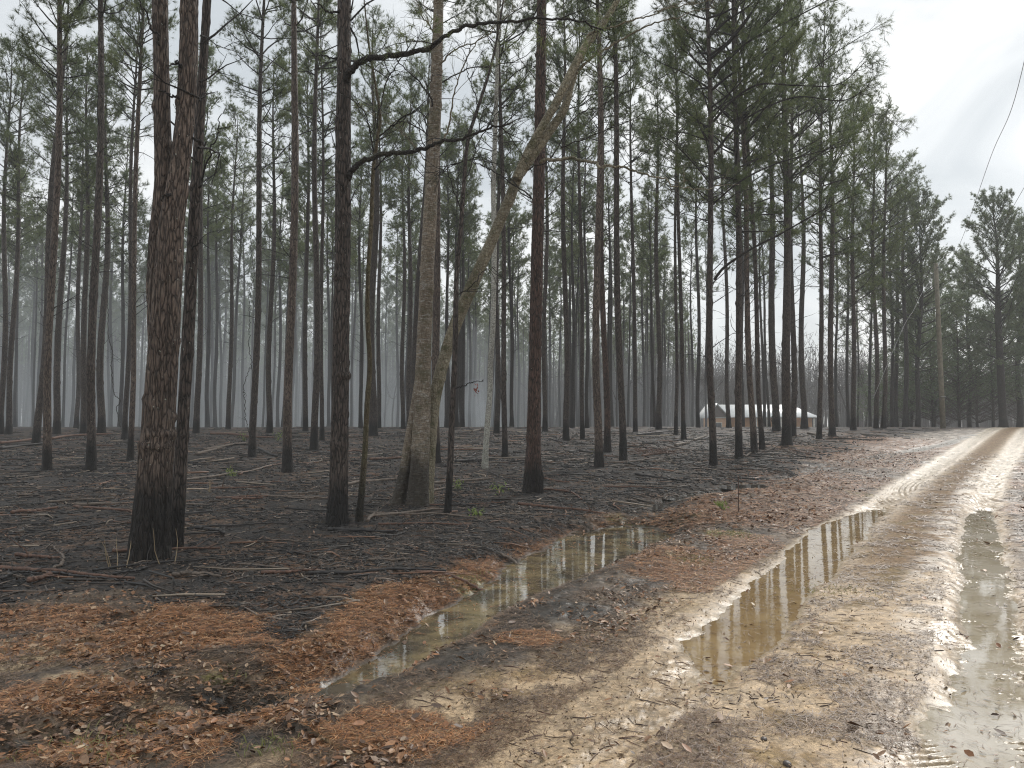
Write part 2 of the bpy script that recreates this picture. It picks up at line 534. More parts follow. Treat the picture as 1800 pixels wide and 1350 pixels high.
def water_mat(name, c1, c2, ior=1.5, ns=2.2, thr=(.4, .62), bs=.12):
    m, nt, b, _ = mat_new(name)
    geo = N(nt, 'ShaderNodeNewGeometry').outputs['Position']
    nt.links.new(ramp(nt, noise(nt, geo, ns, 5, .6, .3), [(thr[0], c1), (thr[1], c2)]), b.inputs['Base Color'])
    b.inputs['Roughness'].default_value = .035
    b.inputs['IOR'].default_value = ior
    bump(nt, b, noise(nt, geo, 9, 3, .5), bs, .004)
    return m
M_WATER1 = water_mat('muddy_water', (.255, .170, .080), (.34, .24, .12), ior=1.6)
M_WATER2 = water_mat('ditch_water', (.085, .070, .048), (.27, .21, .115), thr=(.44, .62), ior=1.9)
M_WATER4 = water_mat('muddy_water_sky_sheen', (.36, .295, .20), (.52, .46, .37), ior=2.0, ns=1.1)  # muddy tan, with the base colour paled to imitate silvery sky reflection
M_WATER3 = water_mat('shallow_dark_water', (.05, .045, .038), (.11, .09, .065))

ORANGE = [(60, 1088, 150, 26), (400, 1092, 190, 46), (240, 1122, 220, 34), (690, 1060, 110, 40), (620, 1110, 80, 30), (860, 990, 80, 34), (960, 950, 70, 16), (1010, 925, 70, 12), (1190, 910, 140, 15), (100, 1222, 140, 34), (1310, 955, 80, 22), (1200, 1010, 90, 18), (925, 1130, 60, 14), (1500, 800, 130, 17), (1400, 838, 120, 16), (1590, 778, 110, 11), (1500, 960, 50, 30), (1600, 860, 60, 40), (1650, 800, 60, 25), (1560, 900, 60, 40), (1780, 850, 60, 60), (330, 1250, 90, 18), (560, 1150, 120, 30), (760, 1050, 110, 40), (1080, 935, 120, 14), (1330, 900, 150, 26), (1250, 1000, 160, 40), (700, 1290, 160, 40), (1450, 880, 160, 30), (1380, 1000, 80, 40), (200, 1310, 200, 40), (420, 1260, 120, 20)]
def patch_at(x, y, u, v, ru, rv):
    gx, gy = gp(u, v)
    rx = ru * gy / F; ry = max(rv * gy * gy / (F * EYE), .12)
    return np.exp(-(((x - gx) / rx) ** 2 + ((y - gy) / ry) ** 2) ** 1.3)
def orange(x, y):
    om = np.zeros(np.shape(x))
    for q in ORANGE: om = np.maximum(om, patch_at(x, y, *q))
    return om

# ------------------------------------------------------------------ ground sheet
def make_ground():
    rr = np.concatenate([np.geomspace(.4, 3.0, 22)[:-1], np.geomspace(3.0, 70, 800)[:-1], np.geomspace(70, 900, 40)])
    aa = np.concatenate([np.linspace(-42, 42, 1150)[:-1], np.linspace(42, 318, 120)[:-1]])
    aa = np.radians(aa)
    Rg, Ag = np.meshgrid(rr, aa, indexing='ij')
    x, y = (Rg * np.sin(Ag)).ravel(), (Rg * np.cos(Ag)).ravel()
    z = height(x, y)
    t = road_t(x, y)
    d, side, ny = ditch(x, y)
    n_a = fbm(x * 1.3, y * 1.3, 4, 5) - .5
    n_b = fbm(x * 4.0, y * 4.0, 4, 77) - .5
    n_c = fbm(x * 16, y * 16, 3, 88, .6) - .5
    n_d = vn(x * 42, y * 42, 99) - .5
    n_e = fbm(x * .6, y * .6, 3, 123) - .5
    def C3(c): return np.array(c)[None, :]
    def blend(col, c, w):
        w = np.clip(w, 0, 1)[:, None]
        return col * (1 - w) + C3(c) * w
    # verge litter, dull brown
    col = np.tile(C3((.115, .086, .062)), (len(x), 1))
    col = blend(col, (.185, .130, .075), sm(-.05, .25, n_b + n_e * .6))
    col = blend(col, (.055, .043, .034), sm(.04, .20, -n_b + n_c * .6) * .8)
    col = blend(col, (.20, .155, .105), sm(.10, .30, n_c + n_b * .5) * .6)
    wet = .35 + .4 * sm(0, .2, n_b)
    grit = np.zeros(len(x))
    # burnt forest floor
    bn = burn(x, y, n_a)
    bc = np.tile(C3((.034, .030, .028)), (len(x), 1))
    bc = blend(bc, (.058, .044, .035), sm(-.08, .22, n_b))
    bc = blend(bc, (.15, .092, .058), sm(.06, .26, n_b * .8 + n_c * .6 + n_e * .6) * .8)
    bc = blend(bc, (.022, .022, .023), sm(.04, .20, n_c) * .7)
    col = col * (1 - bn[:, None]) + bc * bn[:, None]
    wet = wet * (1 - bn) + .22 * bn
    # left bank of the ditch: brown to orange litter between ditch and burn
    def patch(u, v, ru, rv, p=1.0):
        gx, gy = gp(u, v)
        rx = ru * gy / F; ry = max(rv * gy * gy / (F * EYE), .12)
        return np.exp(-(((x - gx) / rx) ** 2 + ((y - gy) / ry) ** 2) ** 1.3) * p
    om = orange(x, y)
    om = sm(.22, .95, om + n_b * 1.1 + n_c * .6)
    col = blend(col, (.17, .083, .042), om * .85)
    col = blend(col, (.30, .155, .080), om * sm(.0, .16, n_c) * .7)
    mo = np.zeros(len(x))
    for q in [(1285, 941, 60, 9), (1215, 985, 55, 12), (1190, 912, 50, 7), (1110, 905, 50, 7), (830, 1010, 50, 14), (380, 1190, 40, 8), (1560, 880, 40, 20)]:
        mo = np.maximum(mo, patch(*q))
    mo = sm(.35, .8, mo + n_b * .8)
    col = blend(col, (.23, .205, .055), mo * .8)
    sd = np.zeros(len(x))
    for q in [(20, 1150, 160, 38), (170, 1190, 110, 20), (280, 1225, 60, 10), (560, 1330, 120, 16), (250, 1330, 80, 12), (30, 1330, 90, 20)]:
        sd = np.maximum(sd, patch(*q))
    sd = sm(.25, .65, sd + n_b * .8)
    col = blend(col, (.46, .35, .22), sd * .9)
    dm = np.zeros(len(x))
    for q in [(430, 1205, 150, 24), (330, 1240, 60, 14), (520, 1260, 120, 22), (480, 1300, 120, 16), (1190, 1035, 120, 18), (1010, 1085, 120, 22), (850, 1170, 120, 26), (1360, 965, 100, 14), (1330, 890, 90, 12), (1440, 880, 90, 10), (1110, 990, 70, 14), (740, 1230, 90, 20), (1500, 838, 90, 6), (1590, 810, 60, 5)]:
        dm = np.maximum(dm, patch(*q))
    dm = sm(.35, .85, dm + n_b * 1.2 + n_c * .5)
    col = blend(col, (.040, .036, .032), dm * .9)
    wet = np.maximum(wet, dm * .95)
    # dark berm right of the ditch, ditch bed
    bm = np.exp(-((d - .62) / .40) ** 2) * (side > 0) * sm(3.2, 4.4, ny) * (1 - sm(21, 27, ny))
    bm = sm(.25, .7, bm + n_b * .8)
    col = blend(col, (.050, .042, .034), bm * .8)
    bed = sm(.9, .3, d / ditch_w(ny)) * (ny > 3)
    col = blend(col, (.060, .050, .036), bed * .85)
    wet = np.maximum(wet, np.maximum(bed * .9, bm * .55))
    # road
    ay = np.abs(t)
    tn = t + n_a * .5 + n_b * .25
    edge_l = np.interp(y, [0, 4, 6, 9, 14, 25, 60], [-2.15, -1.95, -1.75, -1.45, -1.30, -1.2, -1.15])
    edge_r = np.interp(y, [0, 4, 8, 60], [1.45, 1.32, 1.25, 1.2])
    road = sm(-.28, .22, tn - edge_l) * sm(-.16, .16, edge_r - tn)
    sand = C3((.47, .345, .215)) * (1 + .35 * n_b[:, None] + .25 * n_c[:, None])
    # centre strip and shoulders carry litter further off
    rut = np.maximum(np.exp(-(np.abs(t + .85) / .48) ** 3), np.exp(-(np.abs(t - .87) / .42) ** 3))
    strip = (1 - rut) * sm(7.2, 10.5, y + n_a * 3) 
    scat = (1 - rut) * .55
    lit = np.clip(strip * 1.0 + sm(.02, .22, n_b * .9 + n_c * .5 + n_e * .3 - .02) * (1 - rut * .8) * .85, 0, 1)
    fl = np.interp(y, [10, 30], [0., .35])[:, None]
    lc = np.tile(C3((.195, .125, .068)), (len(x), 1))
    lc = blend(lc, (.20, .150, .060), sm(0, .25, n_b) * .5)
    rc = sand * (1 - lit[:, None]) + lc * lit[:, None]
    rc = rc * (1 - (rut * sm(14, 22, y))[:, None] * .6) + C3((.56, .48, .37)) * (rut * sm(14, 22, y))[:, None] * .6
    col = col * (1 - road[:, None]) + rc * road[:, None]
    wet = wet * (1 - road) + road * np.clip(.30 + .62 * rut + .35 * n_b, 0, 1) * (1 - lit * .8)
    # right verge
    rv = sm(edge_r + .05, edge_r + .45, tn)
    col = blend(col, (.085, .055, .036), rv * .8 * (1 - sm(14, 24, y)))
    col = blend(col, (.19, .115, .07), rv * sm(0, .2, n_c) * .6)
    col = col * (1 + .55 * n_d[:, None] + .7 * n_c[:, None])
    # soaked margins just above the water lines
    lev = np.where(np.abs(t) < 1.7, -.044, -.165)
    near = (np.abs(t) < 1.7) & (y < 16.5) | (d < 1.5) & (y < 14) & (y > 4)
    mg = sm(.022, .003, z - lev) * near
    col = col * (1 - mg[:, None] * .75) + np.where(np.abs(t)[:, None] < 1.7, C3((.27, .20, .11)), C3((.055, .045, .032))) * mg[:, None] * .75
    wet = np.maximum(wet, mg * np.where(np.abs(t) < 1.7, .55, .45))
    sheen = (np.exp(-(np.abs(t - .62) / .42) ** 4) * sm(40, 10, y) + np.exp(-(np.abs(t + .85) / .42) ** 4)) * sm(-.25, .1, n_b + n_a * .5)
    wet = np.maximum(wet, sheen * .88 * (1 - .85 * (t < 0) * (y < 8.5)))
    col = np.clip(col, .008, .8)
    # treaded mud in the ruts
    tread = np.exp(-(np.abs(t - .90) / .33) ** 4) + np.exp(-(np.abs(t + .88) / .30) ** 4) * sm(8, 13, y)
    s_al = y * 1.17
    z = z + (.015 + .016 * np.exp(-((t - 1.18) / .22) ** 2) * (y < 8)) * tread * np.sin((s_al + .22 * np.abs(t - .9)) * 2 * math.pi / .085) * sm(-.15, .2, n_a + n_b) * sm(30, 12, y)
    cols = np.concatenate([col, np.ones((len(x), 1))], 1)
    wc = np.stack([np.clip(wet, 0, 1), bn, grit, np.ones(len(x))], 1)
    nr, na = len(rr), len(aa)
    V = np.stack([x, y, z], 1)
    i = np.arange(nr - 1)[:, None] * na; j = np.arange(na)[None, :]; j2 = (j + 1) % na
    Q = np.stack([i + j, i + na + j, i + na + j2, i + j2], -1).reshape(-1, 4)
    V = np.vstack([V, [[0, 0, hz(0, 0)]]])
    cols = np.vstack([cols, cols[:1]]); wc = np.vstack([wc, wc[:1]])
    jj = np.arange(na)
    T = np.stack([np.full(na, len(V) - 1), jj, (jj + 1) % na], 1)
    me = mesh_np('ground', V, [Q, T], M_GROUND, True, {'tint': cols, 'wet': wc})
    return link('ground', me)
ground = make_ground()
tag(ground, kind='structure')

# ------------------------------------------------------------------ water sheets lying in the dips
def sheet(name, pts, z, mat):
    """a flat pool surface as a strip of quads between paired shore points"""
    L = np.array([p[0] for p in pts], float); Rr = np.array([p[1] for p in pts], float)
    n = len(pts)
    V = []
    for a, b in zip(L, Rr):
        V += [(a[0], a[1], z), (b[0], b[1], z)]
    Q = np.array([(2 * i, 2 * i + 1, 2 * i + 3, 2 * i + 2) for i in range(n - 1)])
    o = link(name, mesh_np(name, np.array(V), [Q], mat))
    tag(o, kind='structure')
    return o

def rut_sheet(name, t0, t1, y0, y1, z, mat):
    pts = []
    for y in np.linspace(y0, y1, 24):
        xc = np.interp(y, RY, RX); k = 1.17
        pts.append(((xc + t0 * k, y), (xc + t1 * k, y)))
    return sheet(name, pts, z, mat)
rut_sheet('water_left_rut', -1.55, -.42, 4.6, 15.6, -.043, M_WATER1)
rut_sheet('water_right_rut', .45, 1.45, 1.5, 15.8, -.045, M_WATER4)
dp = []
for (x0, y0) in [(-1.35, 4.9)] + DITCH[3:9] + [(2.2, 13.3)]:
    w_ = float(ditch_w(np.array([y0]))[()]) * 1.25
    dp.append(((x0 - w_ * .93, y0 + w_ * .4), (x0 + w_ * .93, y0 - w_ * .4)))
sheet('water_ditch', dp, -.165, M_WATER2)

for nm, bx, by, rx, ry in POOLS:
    a_ = np.linspace(0, 2 * math.pi, 60)
    gx, gy = np.meshgrid(np.linspace(-.5, .5, 15), np.linspace(-.5, .5, 15))
    hh = height(bx + gx.ravel() * rx, by + gy.ravel() * ry)
    lv = float(np.percentile(hh, 45)) + (.024 if by > 8 else .006)
    V = np.stack([bx + np.cos(a_[:-1]) * rx * 1.25, by + np.sin(a_[:-1]) * ry * 1.25, np.full(59, lv)], 1)
    V = np.vstack([V, [[bx, by, lv]]])
    T = np.array([(59, i, (i + 1) % 59) for i in range(59)])
    tag(link(nm, mesh_np(nm, V, [T], M_WATER3)), kind='structure')

# ------------------------------------------------------------------ litter that nobody could count
def scatter(n, rmin, rmax, amax=38):
    r = np.exp(rng.uniform(math.log(rmin), math.log(rmax), n))
    a = np.radians(rng.uniform(-amax, amax, n))
    return r * np.sin(a), r * np.cos(a), r

def in_water(x, y, z):
    t = road_t(x, y)
    d, side, ny = ditch(x, y)
    w1 = (z < -.030) & (np.abs(t) < 1.6) & (y < 16.5)
    w2 = (z < -.150) & (d < 1.3) & (y < 14)
    return w1 | w2

def tangent_frame(n, tilt):
    yaw = rng.uniform(0, 2 * math.pi, n)
    a = np.stack([np.cos(yaw), np.sin(yaw), rng.normal(0, tilt, n)], 1)
    a /= np.linalg.norm(a, axis=1)[:, None]
    b = np.stack([-np.sin(yaw), np.cos(yaw), rng.normal(0, tilt, n)], 1)
    b /= np.linalg.norm(b, axis=1)[:, None]
    return a, b

def palette(n, cols, p):
    cols = np.array(cols, float)
    k = rng.choice(len(cols), n, p=np.array(p) / sum(p))
    return cols[k] * rng.uniform(.65, 1.35, (n, 1))

def needle_litter():
    x, y, r = scatter(800000, 3.0, 34)
    z = height(x, y)
    t = road_t(x, y); bn = burn(x, y)
    road = (np.abs(t) < 1.35)
    dens = np.where(road, .22, .75) * (1 - bn * .72)
    clump = fbm(x * 2.4, y * 2.4, 4, 301)
    og = sm(.10, .80, orange(x, y) + fbm(x * 4, y * 4, 3, 77) - .5)
    dens = np.clip(dens * (sm(.38, .62, clump) * 1.5 + .12), 0, 1)
    dens = np.where(road, dens, np.clip(dens * .55 + og * .75, 0, 1))
    dens = np.where((np.abs(np.abs(t) - .87) < .30), dens * .15, dens)
    iw = in_water(x, y, z)
    z = np.where(iw, np.where(np.abs(t) < 1.7, -.0425, -.1645) - .004, z)
    k = (rng.uniform(0, 1, len(x)) < np.where(iw, .035, dens))
    x, y, z, r, road, bn, og = x[k], y[k], z[k], r[k], road[k], bn[k], og[k]
    n = len(x)
    L = rng.uniform(.05, .13, n) * np.clip(r / 7, 1, 2.2)
    w = np.maximum(.0018, r * .00042) * rng.uniform(.8, 1.3, n)
    a, b = tangent_frame(n, .10)
    c = np.stack([x, y, z + rng.uniform(.003, .016, n)], 1)
    bend = b * (L * rng.uniform(-.18, .18, n))[:, None]
    p0 = c - a * L[:, None] * .5; p1 = c + bend; p2 = c + a * L[:, None] * .5
    V = np.stack([p0, p1 - b * w[:, None], p2, p1 + b * w[:, None]], 1).reshape(-1, 3)
    Q = np.arange(n * 4).reshape(n, 4)
    col = palette(n, [(.42, .195, .080), (.30, .135, .058), (.17, .088, .048), (.46, .30, .165), (.09, .055, .04)], [3, 3, 2, 1.6, 1.6])
    dull = palette(n, [(.16, .10, .06), (.10, .065, .045), (.24, .17, .11), (.07, .05, .04)], [3, 3, 1.5, 2])
    col = np.where((og > rng.uniform(.05, .8, n))[:, None], col, dull)
    dk = palette(n, [(.14, .080, .045), (.10, .058, .036), (.22, .13, .07)], [2, 2, 1])
    col = np.where(road[:, None], dk, col)
    dk2 = palette(n, [(.02, .019, .018), (.05, .04, .035), (.14, .08, .05)], [3, 2, 1.4])
    col = np.where((bn > rng.uniform(.2, .9, n))[:, None], dk2, col)
    cc = np.repeat(np.concatenate([col, np.ones((n, 1))], 1), 4, 0)
    o = link('needle_litter', mesh_np('needle_litter', V, [Q], M_LITTER, False, {'tint': cc}))
    tag(o, kind='stuff')
needle_litter()

def leaf_litter():
    x, y, r = scatter(115000, 3.0, 45)
    z = height(x, y)
    t = road_t(x, y); bn = burn(x, y)
    dens = np.where(np.abs(t) < 1.45, .02, .50) * (1 - bn * .88)
    clump = fbm(x * 1.6, y * 1.6, 4, 411)
    dens = np.clip(dens * (sm(.40, .60, clump) * 1.4 + .1), 0, 1)
    iw = in_water(x, y, z)
    z = np.where(iw, np.where(np.abs(t) < 1.7, -.042, -.164) - .010, z)
    k = (rng.uniform(0, 1, len(x)) < np.where(iw, .02, dens))
    x, y, z, r, bn = x[k], y[k], z[k], r[k], bn[k]
    n = len(x)
    L = np.clip(np.exp(rng.normal(math.log(.020), .35, n)), .008, .036) * np.clip(r / 9, 1, 1.6)
    W = L * rng.uniform(.30, .55, n)
    a, b = tangent_frame(n, .35)
    up = np.cross(a, b)
    up *= np.sign(up[:, 2:3])
    c = np.stack([x, y, z + .012 + rng.uniform(0, .015, n)], 1)
    cur = rng.uniform(-.1, .5, n)[:, None] * L[:, None]
    P = [c - a * L[:, None], c - a * L[:, None] * .35 + b * W[:, None] + up * cur * .6, c + a * L[:, None] * .5 + b * W[:, None] * .8 + up * cur * .6,
         c + a * L[:, None] + up * cur * .4, c + a * L[:, None] * .4 - b * W[:, None] * .9 + up * cur * .5, c - a * L[:, None] * .4 - b * W[:, None] + up * cur * .6, c]
    V = np.stack(P, 1).reshape(-1, 3)
    base = np.arange(n)[:, None] * 7
    T = np.concatenate([base + np.array([[6, i, (i + 1) % 6]]) for i in range(6)], 0)
    col = palette(n, [(.25, .125, .058), (.14, .08, .048), (.27, .16, .09), (.32, .22, .14), (.24, .11, .050), (.10, .06, .04), (.40, .31, .21)], [3, 3, 2, 1.0, 1.4, 2, .25])
    dk2 = palette(n, [(.03, .028, .027), (.08, .055, .04), (.22, .13, .08)], [2, 2, 1.2])
    col = np.where((bn > rng.uniform(.3, .9, n))[:, None], dk2, col)
    cc = np.repeat(np.concatenate([col, np.ones((n, 1))], 1), 7, 0)
    o = link('leaf_litter', mesh_np('leaf_litter', V, [T], M_LITTER, False, {'tint': cc}))
    tag(o, kind='stuff')
leaf_litter()

def debris(name, n0, rmin, rmax, where, lens, rad, pal, pp, tilt=.12, mat=None):
    x, y, r = scatter(n0, rmin, rmax, 40)
    z = height(x, y)
    k = where(x, y, z)
    x, y, z, r = x[k], y[k], z[k], r[k]
    n = len(x)
    L = np.exp(rng.uniform(math.log(lens[0]), math.log(lens[1]), n)) * np.clip(r / 12, 1, 2.4)
    w = rng.uniform(rad[0], rad[1], n) * np.clip(r / 12, 1, 2.2)
    a, b = tangent_frame(n, tilt)
    c = np.stack([x, y, z], 1)
    p0 = c - a * L[:, None] * .5; p2 = c + a * L[:, None] * .5
    p1 = c + b * (L * rng.uniform(-.14, .14, n))[:, None]
    for p in (p0, p1, p2):
        p[:, 2] = height(p[:, 0], p[:, 1]) + w * .6 + np.abs(a[:, 2]) * L * .25
    up = np.array([0, 0, 1.])
    ring = []
    for p, s in ((p0, .9), (p1, 1.), (p2, .45)):
        ww = (w * s)[:, None]
        ring += [p - b * ww, p + up * ww, p + b * ww, p - up * ww]
    V = np.stack(ring, 1).reshape(-1, 3)
    base = np.arange(n)[:, None] * 12
    Q = []
    for g in (0, 4):
        for q in range(4):
            Q.append(base + np.array([[g + q, g + (q + 1) % 4, g + 4 + (q + 1) % 4, g + 4 + q]]))
    Q.append(base + np.array([[0, 3, 2, 1]])); Q.append(base + np.array([[8, 9, 10, 11]]))
    Q = np.concatenate(Q, 0)
    col = palette(n, pal, pp)
    cc = np.repeat(np.concatenate([col, np.ones((n, 1))], 1), 12, 0)
    o = link(name, mesh_np(name, V, [Q], mat or M_DEBRIS, False, {'tint': cc}))
    tag(o, kind='stuff')
def w_burn(x, y, z):
    return (burn(x, y) > rng.uniform(.3, .9, len(x))) & (rng.uniform(0, 1, len(x)) < .25 + .9 * sm(.4, .6, fbm(x * .9, y * .9, 3, 512))) & (y < 56) & ~in_water(x, y, z)
debris('twig_debris', 26000, 6, 56, w_burn, (.06, .42), (.003, .009), [(.016, .015, .015), (.035, .031, .029), (.10, .08, .065), (.19, .15, .12), (.15, .085, .055)], [5, 3, 1.6, 1.0, 1.0])
debris('char_fragments', 60000, 5, 45, w_burn, (.015, .08), (.004, .012), [(.013, .013, .013), (.03, .028, .026), (.13, .09, .065), (.24, .19, .14)], [6, 3, 1.0, .5], .25)
debris('fallen_sticks', 850, 7, 50, w_burn, (.35, 1.1), (.006, .014), [(.022, .020, .019), (.06, .05, .042), (.20, .16, .12), (.30, .24, .18), (.20, .11, .07)], [3, 2, 2, 1.4, 1.6], .05)
def w_road(x, y, z):
    t = road_t(x, y)
    return (np.abs(t) < 1.9) & (rng.uniform(0, 1, len(x)) < .30 * sm(.42, .62, fbm(x * 1.5, y * 1.5, 3, 77)) + .03) & ~in_water(x, y, z)
debris('road_twigs', 16000, 3, 18, w_road, (.03, .16), (.0015, .0035), [(.05, .03, .025), (.10, .05, .04), (.16, .10, .07)], [2, 2, 1], .05)
def w_grit(x, y, z):
    t = road_t(x, y)
    return (np.abs(t) < 1.75) & (rng.uniform(0, 1, len(x)) < .5) & ~in_water(x, y, z)
debris('road_gravel', 16000, 3, 12, w_grit, (.006, .016), (.003, .006), [(.40, .30, .19), (.30, .22, .14), (.44, .35, .24), (.20, .14, .10)], [3, 2, 1, 1], .3)

# ------------------------------------------------------------------ plants: generators
def tufts(mb, P, D, nn, L, w, spread=.75, back=.10):
    n = len(P)
    P = np.repeat(P, nn, 0); D = np.repeat(D, nn, 0)
    m = n * nn
    base = P - D * rng.uniform(0, back, (m, 1))
    d = D + rng.normal(0, spread, (m, 3)); d /= np.linalg.norm(d, axis=1)[:, None] + 1e-9
    s = np.cross(d, rng.normal(0, 1, (m, 3))); s /= np.linalg.norm(s, axis=1)[:, None] + 1e-9
    l = L * rng.uniform(.75, 1.2, (m, 1))
    tip = base + d * l
    tip[:, 2] -= .12 * l[:, 0]
    V = np.stack([base - s * w * .5, base + s * w * .5, tip], 1).reshape(-1, 3)
    mb.add(V, np.arange(m * 3).reshape(m, 3))

def unit(v):
    v = np.asarray(v, float)
    return v / (np.linalg.norm(v) + 1e-9)

def grow_pine(seed, H, zc, Rm, asym=0.0, wide=1.0, nn=12, NL=.19, nw=.012, dead=14, dens=1.0, k=4, pw=.62):
    """limbs and needles of a pine whose trunk stands on the origin; asym pulls longer limbs to +X"""
    g = np.random.default_rng(seed)
    wood, leaf = MB(), MB()
    dd = wood
    TP, TD = [], []
    z = zc
    while z < H - .4:
        tt = (z - zc) / (H - zc)
        prof = (.45 + .55 * min(1, tt * 3.2)) * (1 - tt) ** pw + .10
        nb = g.integers(2, 5) if tt < .8 else g.integers(3, 6)
        for _ in range(nb):
            az = g.uniform(0, 2 * math.pi)
            L = Rm * prof * g.uniform(.6, 1.2) * (1 + asym * math.cos(az))
            if L < .25: continue
            el = R(g.uniform(8, 32) + 38 * tt)
            d0 = np.array([math.cos(az) * math.cos(el), math.sin(az) * math.cos(el), math.sin(el)])
            npt = 6
            pts = [np.array([0, 0, z + g.uniform(-.15, .15)])]
            dcur = d0.copy()
            for q in range(npt - 1):
                dcur = unit(dcur + g.normal(0, .13, 3) + np.array([0, 0, .05]))
                pts.append(pts[-1] + dcur * L / (npt - 1))
            pts = np.array(pts)
            r0 = .010 + .011 * L
            wood.tube(pts, np.linspace(r0, .006, npt), 4, False)
            ntw = max(2, int(L * 4.2 * dens))
            for q in range(ntw):
                f = g.uniform(.30, 1.0) ** .8
                ii = f * (npt - 1); i0 = min(int(ii), npt - 2)
                p = pts[i0] + (pts[i0 + 1] - pts[i0]) * (ii - i0)
                dm = unit(pts[i0 + 1] - pts[i0])
                td = unit(dm * .8 + g.normal(0, .75, 3) + np.array([0, 0, .25]))
                tl = g.uniform(.18, .62) * (1.15 - .4 * f)
                mid = p + td * tl * .5 + g.normal(0, .03, 3)
                end = p + td * tl + np.array([0, 0, .06])
                wood.tube(np.array([p, mid, end]), [.006, .005, .004], 3, False)
                e_ = unit(end - mid + np.array([0, 0, .10]))
                TP.append(end); TD.append(e_)
                if g.uniform() < .55 * dens:
                    TP.append(mid + g.normal(0, .05, 3)); TD.append(unit(e_ + g.normal(0, .4, 3)))
                if g.uniform() < .5:
                    side = unit(td + g.normal(0, .7, 3)); e2 = mid + side * tl * .5
                    wood.tube(np.array([mid, e2]), [.004, .003], 3, False)
                    TP.append(e2); TD.append(side)
            TP.append(pts[-1]); TD.append(unit(pts[-1] - pts[-2]))
        z += g.uniform(.36, .72)
    TP, TD = np.array(TP), np.array(TD)
    tufts(leaf, TP, TD, nn, NL, nw, .52)
    # dead snags lower down
    for _ in range(dead):
        zz = g.uniform(zc * .38, zc + 1.5)
        az = g.uniform(0, 2 * math.pi); el = R(g.uniform(5, 55))
        L = g.uniform(.3, 2.3) * (.5 + .5 * zz / zc)
        d = np.array([math.cos(az) * math.cos(el), math.sin(az) * math.cos(el), math.sin(el)])
        pts = [np.array([0, 0, zz])]
        for q in range(5):
            d = unit(d + g.normal(0, .16, 3)); pts.append(pts[-1] + d * L / 5)
        pts = np.array(pts)
        dd.tube(pts, np.linspace(.009 + .005 * L, .003, 6), 4, False)
        for q in range(g.integers(1, 5)):
            i0 = g.integers(1, 5); s_ = unit(d + g.normal(0, .8, 3)); e2 = pts[i0] + s_ * L * g.uniform(.15, .4)
            dd.tube(np.array([pts[i0], (pts[i0] + e2) / 2 + g.normal(0, .02, 3), e2]), [.006, .004, .0025], 3, False)
    return wood.build('limbs', M_TWIG), leaf.build('crown', M_NEEDLE if nw < .02 else M_NEEDLEF), None, H

def trunk_mesh(seed, H, k, rings, mat, bumpy):
    """unit-radius trunk, scaled to girth on each tree"""
    g = np.random.default_rng(seed)
    z = np.concatenate([np.linspace(-.35, 1.5, rings // 4)[:-1], np.linspace(1.5, H, rings - rings // 4)])
    zz = np.clip(z, 0, H)
    r = np.interp(zz, [0, .25, .9, 2, .5 * H, .8 * H, H], [1.42, 1.22, 1.05, 1.0, .78, .40, .08])
    ph = g.uniform(0, 6, 2)
    cx = .55 * np.sin(zz * .45 + ph[0]) * sm(0, 3, zz) ; cy_ = .55 * np.sin(zz * .37 + ph[1]) * sm(0, 3, zz)
    P = np.stack([cx, cy_, z], 1)
    mb = MB()
    a = np.arange(k) * 2 * math.pi / k
    A, Zg = np.meshgrid(a, z)
    nz = (vn(np.cos(A) * 3 + 9 + seed, Zg * 2.1 + np.sin(A) * 3, seed) - .5) * 2
    nz2 = (vn(np.cos(A) * 9 + 9 + seed, Zg * 5.1 + np.sin(A) * 9, seed + 3) - .5) * 2
    rr = r[:, None] * (1 + bumpy * nz + bumpy * .7 * nz2 * (bumpy > .02))
    for zk in g.uniform(2.0, H - 2, 16):
        rr = rr * (1 + .16 * np.exp(-((Zg - zk) / .07) ** 2) * np.clip(np.cos(A - g.uniform(0, 6)) + .5, 0, 1.2))
    flare = 1 + .10 * np.sin(A * 4 + ph[0]) * np.exp(-np.clip(Zg, 0, 9) * 3)
    V = np.stack([P[:, 0:1] + rr * flare * np.cos(A), P[:, 1:2] + rr * flare * np.sin(A), Zg], -1).reshape(-1, 3)
    n = len(z)
    i = np.arange(n - 1)[:, None] * k; j = np.arange(k)[None, :]; j2 = (j + 1) % k
    Q = np.stack([i + j, i + j2, i + k + j2, i + k + j], -1).reshape(-1, 4)
    mb.add(V, None, Q)
    return mb.build('trunk', mat, True)

H0 = 22.0
inner = [grow_pine(100 + i, H0, 12.0 + .7 * i, 2.5 + .1 * i, 0, dead=26, nn=22, nw=.009, NL=.19, dens=2.1) for i in range(4)]
edge = [grow_pine(200 + i, H0, 7.5 + .9 * i, 3.1, .22, dead=16, nn=22, nw=.010, NL=.19, dens=1.75) for i in range(3)]
far = [grow_pine(300 + i, H0, 12.0 + i * .8, 2.5, 0, dead=12, nn=15, nw=.019, NL=.23, dens=1.75) for i in range(4)]
broad = [grow_pine(400 + i, 23.0, 5.5 + i, 5.8, 0, dead=6, nn=16, nw=.024, NL=.26, dens=1.7, pw=.36) for i in range(2)]
mats_near = [M_BARK, M_BARKD, M_BARKR]
tr_near = {(mi, s): trunk_mesh(500 + s + 10 * mi, H0, 20, 300, mats_near[mi], .06) for mi in range(3) for s in range(2)}
tr_far = [trunk_mesh(600 + s, H0, 9, 34, M_BARKF, .02) for s in range(3)]
tr_mid = [trunk_mesh(620 + s, H0, 12, 170, M_BARKD, .04) for s in range(3)]

